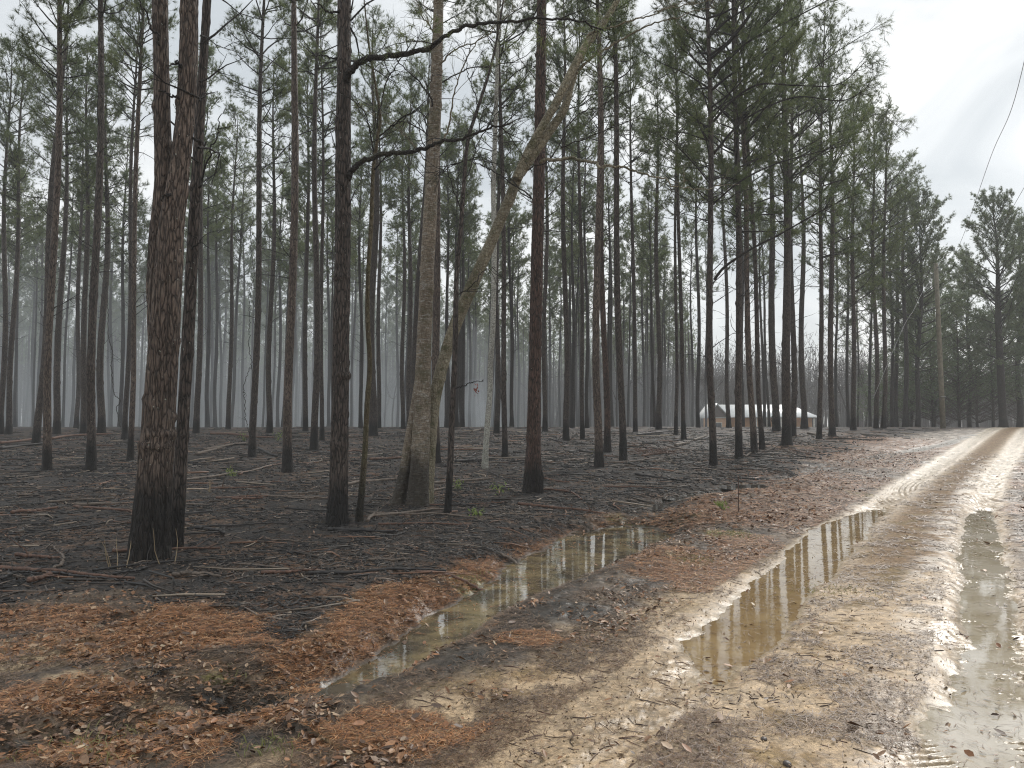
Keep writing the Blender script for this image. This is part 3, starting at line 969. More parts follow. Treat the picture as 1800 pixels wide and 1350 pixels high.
def put_pine(x, y, rad, kit, trunk, label, group, lean=(0, 0), yaw=None, sH=1.0, name='pine_tree', z=None, parts=None):
    z = hz(x, y) if z is None else z
    o = empty(name, (x, y, z - .02), label, 'tree', group)
    o.rotation_euler = (-lean[1], lean[0], 0)
    if parts: kit = kit[:3]
    t = link('trunk', trunk, o); t.scale = (rad, rad, sH)
    yaw = random.uniform(0, 6.28) if yaw is None else yaw
    t.rotation_euler = (0, 0, random.uniform(0, 6.28))
    for nm, me in (('limbs', kit[0]), ('crown', kit[1]), ('dead_branches', kit[2])):
        if me is None: continue
        c = link(nm, me, o); c.scale = (sH, sH, sH); c.rotation_euler = (0, 0, yaw)
    return o

# ---- pines read off the photograph: base u, base v, width, u at v=480, bark, label
G_MAIN = 'tall pines standing in the burnt ground'
T_ = [
 (82, 829, 15.5, 93, 0, 'tall pine with reddish scorched base near the left edge, crossing a leaning trunk', 'i'),
 (63, 781, 14, 84, 1, 'pine leaning right just behind the scorched reddish pine near the left edge', 'i'),
 (160, 829, 17, 169, 1, 'straight dark pine alone left of the big twin-stemmed pine', 'i'),
 (219, 771, 10, 228, 1, 'slim dark pine half hidden behind the mossy brown trunk left of the twin-stemmed pine', 'i'),
 (229, 811, 11, 237, 0, 'mossy brown slender pine just left of the big twin-stemmed pine', 'i'),
 (443, 803, 14, 451, 1, 'dark pine with a vine hanging along its left side', 'i'),
 (505, 830, 18, 512, 0, 'rough barked pine with blackened flared foot midway between twin pine and thick pine', 'i'),
 (552, 792, 14, 555, 1, 'pine just left of the thick near pine, thicker of the pair there', 'i'),
 (566, 776, 9, 566, 1, 'thin pine squeezed between the thick near pine and its left neighbour', 'i'),
 (656, 767, 17, 657, 1, 'wide dark pine right behind the thin yellowish sapling', 'i'),
 (722, 762, 12, 737, 1, 'pine leaning right, half hidden behind the left side of the mottled grey trunk', 'i'),
 (766, 815, 17, 767, 0, 'dark fissured pine directly behind the mottled grey trunk', 'i'),
 (888, 805, 11, 884, 1, 'slim straight pine just right of the pale lichen-covered trunk', 'i'),
 (995, 775, 12, 993, 1, 'pine right of the reddish pine, first clear trunk beyond it', 'i'),
 (1024, 772, 9, 1021, 1, 'slender pine with black foot left of the moss-footed pine', 'i'),
 (1053, 822, 16, 1052, 0, 'pine with a tuft of pale moss around its foot', 'i'),
 (1068, 796, 13, 1061, 2, 'red-brown pine pressed close behind the moss-footed pine', 'i'),
 (1096, 810, 14, 1088, 1, 'dark speckled pine leaning slightly left, right of the moss-footed pair', 'i'),
 (1117, 759, 9, 1113, 1, 'slim pine behind and right of the dark speckled leaning pine', 'i'),
 (1158, 756, 11, 1156, 1, 'straight grey pine midway between the speckled pine and the building', 'i'),
 (1188, 765, 7.5, 1188, 2, 'thin brown pine with reddish foot, left one of a close pair', 'i'),
 (1202, 772, 9, 1195, 2, 'pine leaning left with reddish foot, right one of a close pair', 'i'),
 (1254, 817, 14, 1249, 1, 'front pine before the left gable of the building with long limbs to the right', 'e'),
 (1281, 752, 9, 1275, 1, 'grey pine standing near the building right beside its gable', 'i'),
 (1299, 807, 14, 1296, 1, 'second straight dark pine before the white roof', 'e'),
 (1326, 797, 12.5, 1313, 0, 'slightly curved pale-flecked pine before the middle of the white roof', 'e'),
 (1340, 789, 10.5, 1326, 1, 'pine leaning left with orange foot before the white roof', 'e'),
 (1365, 758, 15, 1357, 1, 'thick grey pine close to the building, wrapped by a pale vine', 'i'),
 (1383, 782, 18, 1382, 1, 'thickest dark pine in front of the building, with vines on its trunk', 'e'),
 (1394, 768, 12, 1393, 1, 'pine half hidden behind the right side of the thickest dark pine', 'i'),
 (1414, 753, 12, 1410, 1, 'dark pine standing before the right end of the white roof', 'i'),
 (1440, 771, 10, 1442, 1, 'curved black-footed pine just right of the building', 'e'),
 (1463, 766, 12, 1461, 1, 'grey pine with low side branch right of the curved black-footed pine', 'e'),
 (1500, 756, 10, 1499, 1, 'straight pine at the edge of the burnt ground left of the tight black-footed trio', 'e'),
]
used = []
def place(u, v, w, u2, bark, label, kind, d=None, group=G_MAIN, v2=480):
    d = d or ground_d(u, v)
    p = at(u, v, d); q = at(u2, v2, d)
    lean = math.atan2(q[0] - p[0], q[2] - p[2])
    rad = w * d / F / 2 * .82
    kit = inner[len(used) % 4] if kind == 'i' else edge[len(used) % 3]
    if d < 30: tr = tr_near[(bark, len(used) % 2)]
    else: tr = tr_mid[len(used) % 3]
    o = put_pine(p[0], p[1], rad, kit, tr, label, group, lean=(lean, random.uniform(-.008, .008)), yaw=(random.uniform(-1.1, 1.1) if kind == 'e' else None), sH=random.uniform(.97, 1.08))
    used.append((p[0], p[1], o))
    return o
by_label = {}
for q in T_:
    by_label[q[5]] = place(*q)

# pines a little further off; they stand behind the crest, distance read from their girth
G_MID = 'slim pines on the crest of the burnt ground'
mid = {
 'smoke-grey pines left of the twin-stemmed pine': [(1, 760, 11, 8), (16, 760, 11, 27), (28, 758, 7, 30), (57, 758, 6, 60), (100, 758, 13, 109), (134, 756, 9, 140), (148, 755, 12, 151), (179, 756, 14, 184), (211, 755, 8, 217), (192, 754, 6, 193)],
 'grey pines between twin-stemmed and vine-hung pines': [(345, 754, 12, 352), (363, 752, 6, 364), (371, 752, 6, 373), (378, 752, 7.5, 381), (401, 750, 9, 408), (406, 750, 7, 420), (428, 750, 6, 428), (388, 750, 6, 387)],
 'grey pines between vine-hung and thick pines': [(468, 750, 5, 467), (474, 752, 11, 478), (488, 750, 7, 493), (520, 750, 5, 521), (537, 750, 10, 539), (578, 750, 7, 577)],
 'grey pines between thick pine and mottled trunk': [(619, 750, 5, 619), (634, 750, 8, 634), (666, 750, 9, 667), (699, 750, 6, 698), (709, 750, 9, 709), (719, 750, 10, 720)],
 'grey pines between leaning trunk and reddish pine': [(787, 750, 8, 787), (803, 750, 8, 804), (813, 750, 8, 814), (821, 750, 5, 822), (831, 750, 4.5, 831), (873, 752, 11, 875), (900, 750, 8, 897), (911, 750, 5, 911)],
 'slim pines between reddish and moss-footed pines': [(958, 750, 10, 959), (967, 750, 5, 966), (984, 750, 5, 985), (1006, 752, 8, 1007), (1014, 750, 5, 1012), (1032, 751, 8, 1030), (1037, 751, 5, 1035)],
 'slim pines between speckled pine and house': [(1132, 750, 6, 1129), (1139, 750, 4.5, 1138), (1146, 750, 6.5, 1145), (1168, 750, 5, 1168), (1217, 750, 5.5, 1215), (1227, 750, 8, 1226), (1241, 750, 4.5, 1241)],
 'slim bent pines before the white house roof': [(1344, 751, 6.5, 1336), (1352, 751, 6, 1341), (1306, 770, 7, 1304)],
 'slim pines right of the house': [(1470, 754, 6, 1470), (1491, 754, 6.5, 1489), (1508, 754, 4.5, 1507), (1529, 752, 6, 1531), (1540, 752, 9, 1537), (1553, 752, 9, 1555), (1569, 754, 7, 1566)],
}
ORD = ['leftmost', 'second from left', 'third from left', 'fourth from left', 'fifth from left', 'sixth from left', 'seventh from left', 'eighth from left', 'ninth from left', 'tenth from left']
for lab0, L_ in mid.items():
    for i, (u, v, w, u2) in enumerate(sorted(L_)):
        lab = (ORD[i] if i < len(L_) - 1 else 'rightmost') + ' of the ' + lab0
        d = min(max(.33 * F / w, 42.), 84.)
        if d < 56: d = min(max(d, 40), 54)
        p = at(u, 748, d)
        q = at(u2, 480, d)
        z = hz(p[0], d)
        lean = math.atan2(q[0] - p[0], q[2] - p[2])
        kit = (inner + far)[(i * 5 + len(used)) % 8] if u < 1450 else edge[i % 3]
        put_pine(p[0], d, w * d / F / 2 * .84, kit, tr_mid[i % 3] if d < 50 else tr_far[i % 3], lab, G_MID, (lean, 0), random.uniform(-.5, .5) if u >= 1450 else None, random.uniform(.93, 1.05), z=z)
        used.append((p[0], d, None))

# background rows, seen through the gaps
zones = [(-1e9, 330, 'distant pine veiled in smoke far behind the left side of the wood'), (330, 640, 'distant smoke-blue pine between the twin-stemmed and the thick near pines'),
         (640, 900, 'distant pine beyond the mottled grey and pale trunks'), (900, 1120, 'distant pine beyond the reddish and moss-footed pines'), (1120, 1e9, 'distant pine beyond the crest near the building')]
cnt = 0
for gy in np.arange(57, 150, 4.6):
    for gx in np.arange(-104, 60, 4.3):
        x = gx + random.uniform(-1.7, 1.7); y = gy + random.uniform(-1.8, 1.8)
        if abs(x) > .70 * y + 2: continue
        u = 900 + x / y * F
        if u > 1235: continue
        keep = .92 if u < 400 else (.80 if u < 700 else (.66 if u < 1000 else .55))
        if y > 95: keep *= .75
        if random.random() > keep: continue
        if any((x - a) ** 2 + (y - b) ** 2 < 6 for a, b, _ in used): continue
        lab = next(l for a, b, l in zones if a <= u < b)
        put_pine(x, y, random.uniform(.085, .15), far[cnt % 4], tr_far[cnt % 3], lab, 'distant pines behind the crest', (random.uniform(-.02, .03), 0), None, random.uniform(.82, 1.02))
        used.append((x, y, None)); cnt += 1
        if cnt >= 185: break
    if cnt >= 185: break
print('background pines', cnt)

# right edge beyond the road: pines and broad evergreens
for (u, d, w, u2, kit, lab) in [(1591, 60, 8, 1590, edge[1], 'pine with green low branches left of the utility pole'), (1613, 62, 8, 1618, broad[0], 'pine with pale trunk just left of the utility pole'), (1575, 66, 7, 1577, edge[0], 'tall feathery pine behind the last burnt trunks'), (1600, 84, 7, 1602, edge[1], 'feathery pine rising behind the trees left of the utility pole'), (1640, 86, 7, 1641, broad[1], 'pine with spreading top behind the utility pole')]:
    p = at(u, 748, d); q = at(u2, 480, d)
    put_pine(p[0], d, w * d / F / 2, kit, tr_far[1], lab, 'green pines beyond the road', (math.atan2(q[0] - p[0], q[2] - p[2]), 0), random.uniform(-.4, .4), .80 if u == 1613 else (.86 if u == 1640 else random.uniform(.95, 1.03)))
for (u, d, w, u2, kit, s, lab) in [(1764, 63, 13, 1752, broad[1], .80, 'large spreading pine leaning left beyond the end of the road'), (1792, 70, 10, 1793, broad[0], .82, 'spreading pine at the right edge of the picture'), (1704, 72, 7, 1702, broad[0], .70, 'smaller spreading pine beyond the road right of the pole'), (1838, 84, 10, 1838, broad[0], .95, 'spreading pine cut by the right edge of the picture')]:
    p = at(u, 748, d); q = at(u2, 480, d)
    put_pine(p[0], d, w * d / F / 2, kit, tr_far[2], lab, 'spreading pines beyond the road', (math.atan2(q[0] - p[0], q[2] - p[2]), 0), None, s)

# ---- broad-leaved evergreens
def grow_evergreen(seed, H, Rm, n_cl, zc=1.6):
    g = np.random.default_rng(seed)
    wood, leaf = MB(), MB()
    wood.tube(np.array([[0, 0, -.3], [.05, .02, H * .3], [-.05, .05, H * .6], [0, 0, H * .92]]), [.17, .13, .08, .02], 8, False)
    cs = []
    for i in range(n_cl):
        f = g.uniform(0, 1) ** .9
        z = zc + (H - zc) * f
        rr = Rm * (1 - abs(f - .35) ** 1.6 * 1.3) * g.uniform(.25, 1.0) ** .5
        rr = max(rr, .3)
        az = g.uniform(0, 6.283)
        c = np.array([rr * math.cos(az), rr * math.sin(az), z])
        st = np.array([0, 0, max(.8, z - rr * .55)])
        mdl = (st + c) / 2 + g.normal(0, .15, 3)
        wood.tube(np.array([st, mdl, c]), [.035, .022, .008], 4, False)
        cs.append(c)
    cs = np.array(cs)
    nl = 52
    P = np.repeat(cs, nl, 0) + g.normal(0, 1, (n_cl * nl, 3)) * np.array([.42, .42, .28])
    m = len(P)
    a = g.normal(0, 1, (m, 3)); a[:, 2] *= .5; a /= np.linalg.norm(a, axis=1)[:, None]
    b = np.cross(a, g.normal(0, 1, (m, 3))); b /= np.linalg.norm(b, axis=1)[:, None]
    L, W = .105, .048
    V = np.stack([P - a * L, P + b * W, P + a * L, P - b * W], 1).reshape(-1, 3)
    leaf.add(V, None, np.arange(m * 4).reshape(m, 4))
    return wood.build('trunk', M_BARKD), leaf.build('crown', M_LEAFG)
ever = [grow_evergreen(700 + i, 10.5 + i, 4.2 + .3 * i, 150) for i in range(3)]
for i, (u, d, s, lab) in enumerate([(1640, 70, 1.0, 'dark round-crowned evergreen behind the utility pole'), (1596, 74, .92, 'dark evergreen filling the gap left of the utility pole'), (1687, 68, 1.02, 'dark evergreen with foliage down to the ground right of the utility pole'),
                                    (1718, 74, 1.0, 'dark evergreen at the end of the road above a bare trunk'), (1746, 69, .95, 'evergreen with thin dark trunk beside the large spreading pine'), (1796, 72, .95, 'dark evergreen at the right edge beyond the road'), (1560, 80, .85, 'low dark evergreen behind the last burnt pines'), (1660, 82, 1.1, 'tall dark evergreen furthest back beyond the pole')]):
    p = at(u, 748, d)
    o = empty('evergreen_tree', (p[0], d, hz(p[0], d)), lab, 'tree', 'dark evergreens beyond the road')
    s *= .86
    up = 2.6 if u in (1687, 1718, 1746, 1796) else .6
    for nm, me in zip(('trunk', 'crown'), ever[i % 3]):
        c = link(nm, me, o); c.scale = (s, s, s); c.rotation_euler = (0, 0, i * 1.3)
        if nm == 'crown': c.location = (0, 0, up * .5)

# ---- bare hardwoods
def grow_bare(seed, H, spread=.5, levels=4, r0=.09):
    g = np.random.default_rng(seed)
    stem, tw = MB(), MB()
    def rec(p, d, L, r, lev):
        n = 5
        pts = [p]
        for q in range(n - 1):
            d = unit(d + g.normal(0, .13, 3) + np.array([0, 0, .06]))
            pts.append(pts[-1] + d * L / (n - 1))
        pts = np.array(pts)
        (stem if lev == 0 else tw).tube(pts, np.linspace(r, r * .45, n), 6 if lev == 0 else 3, False)
        if lev >= levels: return
        for q in range(g.integers(4, 8) if lev == 0 else g.integers(3, 6)):
            f = g.uniform(.3, 1.0); ii = f * (n - 1); i0 = min(int(ii), n - 2)
            pp = pts[i0] + (pts[i0 + 1] - pts[i0]) * (ii - i0)
            nd = unit(d + g.normal(0, spread, 3))
            rec(pp, nd, L * g.uniform(.35, .62), r * .42 * (1.2 - .4 * f), lev + 1)
    rec(np.array([0, 0, -.2]), np.array([0, 0, 1.]), H * .62, r0, 0)
    return stem.build('trunk', M_BARE), tw.build('branches', M_BARE)
bare = [grow_bare(800 + i, 11 + i, .5, 4, .09) for i in range(3)]
k_b = 0
for (u, d) in [(1250, 84), (1268, 112), (1290, 118), (1310, 96 + 24), (1335, 122), (1352, 116), (1380, 125), (1402, 118), (1425, 124), (1228, 92), (1200, 80), (1176, 92), (1150, 78), (1110, 86), (1085, 74), (1048, 90), (1015, 80), (975, 92), (940, 84), (845, 88), (815, 78), (770, 92), (690, 80), (668, 94), (1450, 112), (1475, 100), (1500, 92), (1520, 84), (1545, 90), (1320, 140), (1360, 145), (1300, 135), (1400, 140), (1240, 130)]:
    p = at(u, 748, d)
    lab = 'bare brownish hardwood behind the building' if 1245 < u < 1440 else ('bare hardwood between the building and the evergreens' if u >= 1440 else 'bare grey hardwood far back between the pine trunks')
    o = empty('bare_tree', (p[0], d, hz(p[0], d)), lab, 'tree', 'bare hardwoods far back')
    s = random.uniform(.8, 1.15)
    for nm, me in zip(('trunk', 'branches'), bare[k_b % 3]):
        c = link(nm, me, o); c.scale = (s, s, s); c.rotation_euler = (0, 0, k_b * .9)
    k_b += 1

# a far wood that reads as one mass
def distant_woods():
    mb = MB()
    g = np.random.default_rng(9)
    n = 4600
    a = np.radians(g.uniform(-44, 44, n)); r = g.uniform(165, 240, n)
    P = []
    for i in range(n):
        x, y = r[i] * math.sin(a[i]), r[i] * math.cos(a[i])
        h = g.uniform(7, 13) if a[i] > R(26) else g.uniform(9, 19)
        l = g.uniform(-.05, .05)
        mb.tube(np.array([[x, y, -.5], [x + l * h, y, h * .6], [x + 1.5 * l * h, y, h]]), [.16, .10, .03], 4, False)
        m = 34
        q = np.stack([x + g.normal(0, 1.3, m), y + g.normal(0, 1.3, m), h * g.uniform(.35, 1.1, m)], 1)
        d = g.normal(0, .6, (m, 3)); d[:, 2] = np.abs(d[:, 2]) + .5
        d /= np.linalg.norm(d, axis=1)[:, None]
        s_ = np.cross(d, g.normal(0, 1, (m, 3))); s_ /= np.linalg.norm(s_, axis=1)[:, None]
        V = np.stack([q - s_ * .07, q + s_ * .07, q + d * 1.6], 1).reshape(-1, 3)
        mb.add(V, np.arange(m * 3).reshape(m, 3))
    cn = MB()
    k_ = 0
    while k_ < 620:
        x = g.uniform(-118, 42); y = g.uniform(100, 168)
        if abs(x) > .72 * y + 3 or 900 + x / y * F > 1225: continue
        k_ += 1
        h = g.uniform(16, 21); l = g.uniform(-.02, .03)
        mb.tube(np.array([[x, y, -.6], [x + l * h * .5, y, h * .5], [x + l * h, y, h]]), [.15, .11, .03], 5, False)
        m = 70
        zz = h * (1 - .42 * g.uniform(0, 1, m) ** 1.2)
        sp_ = 2.2 * np.sqrt(np.clip((h - zz) / (h * .42), .03, 1)) * g.uniform(.2, 1, m)
        az = g.uniform(0, 6.283, m)
        q = np.stack([x + l * h + sp_ * np.cos(az), y + sp_ * np.sin(az), zz + sp_ * .3], 1)
        dd = g.normal(0, .4, (m, 3)); dd[:, 2] = np.abs(dd[:, 2]) + .4
        dd /= np.linalg.norm(dd, axis=1)[:, None]
        tufts(cn, q, dd, 9, .42, .05, .6)
    tag(link('distant_canopy', cn.build('distant_canopy', M_NEEDLEF)), kind='stuff')
    o = link('distant_woods', mb.build('distant_woods', M_BARE))
    tag(o, kind='stuff')
distant_woods()

# ------------------------------------------------------------------ hero trees
def bark_disp(seed, amp, ku, kz, zs):
    def f(n, k):
        a = np.arange(k) * 2 * math.pi / k
        A, Z = np.meshgrid(a, np.asarray(zs))
        def rid(fa, fz, s):
            q = vn(np.cos(A) * fa + 31, Z * fz + np.sin(A) * fa, s)
            return 1 - np.abs(2 * q - 1) * 1.6
        h = rid(ku, kz, seed) * .6 + rid(ku * 2.1, kz * 2.3, seed + 5) * .4
        big = (vn(np.cos(A) * 1.4 + 5, Z * .9 + np.sin(A) * 1.4, seed + 9) - .5)
        for zk in np.random.default_rng(seed).uniform(1.0, 12, 14):
            big = big + 1.3 * np.exp(-((Z - zk) / .05) ** 2) * np.clip(np.cos(A - zk * 7) + .4, 0, 1.2)
        fl = .13 * np.maximum(0, np.sin(A * 5 + seed)) * np.exp(-np.clip(Z, 0, 9) * 3.2)
        return 1 - amp * np.clip(h, 0, 1) + .10 * big + fl
    return f

def hero_stem(px, d, rs, k, n, mat, name, parent, disp_amp=.10, ku=5, kz=3.2, dz=None):
    """px: list of photo pixels of the stem axis, rs: radii in metres"""
    P = []
    for i, p in enumerate(px):
        dd = d if np.isscalar(d) else d[i]
        P.append(at(p[0], p[1], dd))
    P = np.array(P)
    if dz is not None: P[0, 2] = dz
    S = smooth_path(P, n)
    rr = np.interp(np.linspace(0, len(P) - 1, n), np.arange(len(P)), rs)
    z0 = np.array(parent.location)
    S = S - z0
    mb = MB()
    mb.tube(S, rr, k, True, bark_disp(int(px[0][0]) % 97, disp_amp, ku, kz, S[:, 2]) if disp_amp else None)
    return link(name, mb.build(name, mat, True), parent), S, rr

def pxr(w, d): return w * d / F / 2

def twigs_on(mb, pts, r0, g, n, L, up=.3, lev=2, leaf=None, TP=None, TD=None, lo=.15):
    npt = len(pts)
    for q in range(n):
        f = g.uniform(lo, 1.0); ii = f * (npt - 1); i0 = min(int(ii), npt - 2)
        p = pts[i0] + (pts[i0 + 1] - pts[i0]) * (ii - i0)
        dm = unit(pts[i0 + 1] - pts[i0])
        d = unit(dm * .7 + g.normal(0, .6, 3) + np.array([0, 0, up]))
        l = L * g.uniform(.5, 1.2) * (1.15 - .5 * f)
        pp = [p]
        for k_ in range(4):
            d = unit(d + g.normal(0, .20, 3)); pp.append(pp[-1] + d * l / 4)
        pp = np.array(pp)
        mb.tube(pp, np.linspace(r0, r0 * .35, 5), 4 if lev > 1 else 3, False)
        if TP is not None and lev <= 1:
            TP.append(pp[-1]); TD.append(unit(pp[-1] - pp[-2]))
        if lev > 1: twigs_on(mb, pp, r0 * .5, g, max(2, n // 2 + 1), L * .5, up, lev - 1, leaf, TP, TD, .2)

def limb(parent, px, d0, d1, r0, r1, mat, name='limb', seed=1, ntw=8, L=.9, needles=False, lev=2, k=9):
    g = np.random.default_rng(seed)
    P = np.array([at(p[0], p[1], d0 + (d1 - d0) * i / (len(px) - 1)) for i, p in enumerate(px)]) - np.array(parent.location)
    S = smooth_path(P, 8 * len(px))
    wk = np.cumsum(g.normal(0, .011, S.shape), 0); wk -= np.linspace(0, 1, len(S))[:, None] * wk[-1]
    S += wk + g.normal(0, .007, S.shape) * np.r_[0, np.ones(len(S) - 1)][:, None]
    mb = MB()
    mb.tube(S, np.linspace(r0, r1, len(S)), k, True, lambda n, k: 1 + .16 * (np.random.default_rng(seed).random((n, 1)) - .4) + .10 * (np.random.default_rng(seed + 1).random((n, k)) - .5))
    TP, TD = ([], []) if needles else (None, None)
    if ntw: twigs_on(mb, S, max(r1 * .8, .007), g, ntw, L, .25, lev, None, TP, TD)
    o = link(name, mb.build(name, mat, True), parent)
    if needles:
        lf = MB(); TP.append(S[-1]); TD.append(unit(S[-1] - S[-2]))
        tufts(lf, np.array(TP), np.array(TD), 16, .19, .008)
        link('needles', lf.build('needles', M_NEEDLE), o)
    return o

def canopy(parent, kit, p, s=1.0, yaw=0.0):
    """the living top of a pine, out of frame above the picture but casting its shade"""
    loc = np.array(p) - np.array(parent.location)
    for nm, me in (('limbs', kit[0]), ('crown', kit[1])):
        c = link(nm, me, parent); c.location = loc; c.scale = (s, s, s); c.rotation_euler = (0, 0, yaw)

def hero_root(u, v, label, name='pine_tree', cat='tree', group=None, d=None):
    d = d or ground_d(u, v)
    p = at(u, v, d)
    return empty(name, (p[0], p[1], hz(p[0], p[1]) - .03), label, cat, group), d

# big twin-stemmed pine
root, d = hero_root(262, 982, 'massive twin-stemmed pine with thick plated bark, nearest tree on the left')
hero_stem([(258, 1010), (262, 960), (270, 860), (281, 700), (291, 560), (296, 470), (302, 400), (316, 300), (326, 200), (331, 100), (333, 0), (338, -220), (342, -600), (344, -1100)], d, [pxr(w, d) for w in (76, 68, 60, 54, 50, 48, 44, 35, 33, 33, 31, 28, 20, 5)], 96, 420, M_BARK, 'trunk', root, .13, 7, 2.6)
hero_stem([(284, 640), (281, 520), (283, 420), (287, 330), (285, 200), (283, 100), (281, 0), (280, -220), (276, -600), (272, -1050)], d + .08, [pxr(w, d) for w in (40, 46, 42, 33, 29, 28, 27, 24, 17, 5)], 72, 300, M_BARK, 'second_stem', root, .13, 6, 2.8)
g_ = np.random.default_rng(4)
for i, px in enumerate([[(277, 78), (268, 50), (258, 20), (250, -15)], [(315, 175), (300, 168), (283, 160)], [(316, 113), (305, 108), (293, 115)], [(352, 255), (362, 250)], [(300, 345), (292, 350), (284, 352)]]):
    limb(root, px, d - .12, d - .3, .016, .006, M_LIMB, 'dead_branch', 30 + i, 0)
canopy(root, inner[0], at(338, 748, d) * np.array([1, 1, 0]) + np.array([0, 0, hz(root.location.x, root.location.y)]), 1.05)

# dark companion stem
root, d2 = hero_root(308, 968, 'narrow blackened pine leaning right, pressed against the massive twin-stemmed pine')
hero_stem([(306, 985), (309, 940), (316, 850), (324, 700), (332, 560), (338, 450), (345, 330), (352, 200), (358, 100), (364, 0), (376, -240), (396, -620)], d2 + .25, [pxr(w, d2) for w in (33, 27, 24, 22, 22, 21, 20, 18, 16, 15, 12, 4)], 48, 300, M_BARKD, 'trunk', root, .12, 4, 3.0)
for i, px in enumerate([[(352, 330), (372, 270), (385, 220), (398, 190)], [(340, 440), (355, 420)]]):
    limb(root, px, d2 + .2, d2, .014, .004, M_TWIG, 'dead_branch', 40 + i, 3, .4, lev=1)

# thick near pine
root, d = hero_root(595, 922, 'thick dark near pine with two long arching limbs reaching right')
hero_stem([(593, 945), (594, 905), (596, 840), (598, 700), (600, 560), (602, 450), (603, 330), (604, 200), (605, 100), (605, 0), (606, -240), (606, -640), (606, -1000)], d, [pxr(w, d) for w in (44, 38, 33, 30.5, 30, 29, 29, 27, 25, 24, 20, 13, 4)], 64, 380, M_BARKD, 'trunk', root, .12, 5, 2.8)
limb(root, [(604, 152), (612, 132), (640, 102), (680, 90), (722, 86), (765, 78), (800, 55), (850, 38), (900, 37), (980, 40), (1060, 52)], d, d - 1.5, .060, .012, M_LIMB, 'limb', 51, 9, 1.1, True, 3, 12)
limb(root, [(606, 322), (625, 300), (668, 278), (720, 272), (770, 262), (815, 247), (855, 235), (900, 216)], d, d - .8, .050, .012, M_LIMB, 'limb', 52, 7, 1.0, False, 3, 12)
limb(root, [(606, 30), (590, 20), (566, 10), (550, 5)], d, d - .3, .024, .008, M_LIMB, 'limb', 53, 3, .5)
limb(root, [(604, 112), (590, 104), (572, 97), (548, 97)], d, d - .2, .020, .006, M_LIMB, 'limb', 54, 3, .4)
canopy(root, inner[1], (root.location.x + .1, root.location.y, root.location.z), 1.05)

# reddish pine
root, d = hero_root(937, 866, 'reddish brown pine with flared fissured foot and a charred snag at its base')
hero_stem([(935, 885), (936, 850), (938, 780), (940, 680), (942, 560), (944, 450), (947, 330), (949, 200), (951, 100), (952, 0), (953, -240), (953, -600)], d, [pxr(w, d) for w in (42, 33, 26, 23, 22, 22, 21.5, 20, 19, 18, 15, 8)], 56, 320, M_BARKR, 'trunk', root, .12, 5, 2.9)
hero_stem([(950, 875), (951, 855), (953, 838), (952, 826)], d - .25, [.07, .06, .04, .012], 14, 24, M_BARKR, 'snag', root, .3, 3, 6)
canopy(root, inner[2], (root.location.x + .15, root.location.y, root.location.z), 1.03)

# mottled grey trunk with its side stem
root, dB = hero_root(733, 890, 'stout mottled grey-brown hardwood with pale horizontal flecks and a flared double foot', 'hardwood_tree')
hero_stem([(732, 912), (734, 880), (737, 820), (741, 740), (744, 640), (748, 540), (751, 470), (756, 380), (760, 300), (765, 200), (768, 100), (771, 0), (776, -200), (784, -480)], dB, [pxr(w, dB) for w in (48, 38, 34, 31, 28, 26, 25.5, 25, 24, 22, 21, 18, 12, 3)], 64, 360, M_BIRCH, 'trunk', root, .06, 3, 4)
hero_stem([(693, 900), (700, 880), (710, 835), (719, 780), (729, 715), (738, 640)], dB + .12, [pxr(w, dB) for w in (34, 25, 20, 19, 16, 10)], 32, 120, M_BIRCH, 'side_stem', root, .06, 3, 4)
for i, (px, r) in enumerate([([(770, 262), (785, 235), (800, 150), (840, 80), (900, 20)], .022), ([(766, 200), (740, 150), (700, 110), (660, 60)], .018), ([(768, 120), (800, 90), (860, 60), (900, -20)], .02), ([(764, 250), (735, 225), (700, 210), (672, 240), (663, 260)], .013), ([(769, 60), (745, 20), (720, -30)], .02), ([(758, 330), (790, 290), (840, 275), (880, 290)], .014), ([(757, 300), (730, 260), (690, 225), (640, 195), (608, 180)], .012), ([(769, 150), (820, 120), (900, 110), (970, 60)], .016)]):
    limb(root, px, dB, dB - 1.0 + .25 * i, r, .005, M_LIMB if i % 2 else M_LEAN, 'limb', 60 + i, 7, .9, False, 2, 7)

# leaning mossy tree
root, _ = hero_root(748, 884, 'mossy pale trunk leaning far to the right, forking high up, rooted behind the mottled trunk', 'leaning_tree')
dL = dB + .35
hero_stem([(745, 905), (750, 850), (757, 760), (764, 700), (778, 640), (797, 580), (822, 520), (850, 455), (872, 405), (895, 350), (915, 300), (930, 275)], dL, [pxr(w, dL) for w in (32, 26, 23, 22, 22, 22, 22, 21, 20, 19, 19, 19)], 44, 260, M_LEAN, 'trunk', root, .07, 3, 3)
hero_stem([(915, 305), (938, 270), (962, 235), (990, 195), (1004, 150), (1012, 120), (1022, 95), (1032, 85)], dL + .05, [pxr(w, dL) for w in (17, 18, 18, 15, 12, 11, 9, 8)], 28, 120, M_LEAN, 'pale_fork', root, .06, 3, 3)
hero_stem([(908, 315), (928, 268), (950, 228), (978, 180), (1008, 120), (1030, 80), (1058, 45), (1085, 0), (1110, -50), (1160, -160)], dL - .15, [pxr(w, dL) for w in (17, 15, 14, 15, 15, 14, 12, 10, 8, 3)], 28, 160, M_LEAN, 'dark_fork', root, .06, 3, 3)
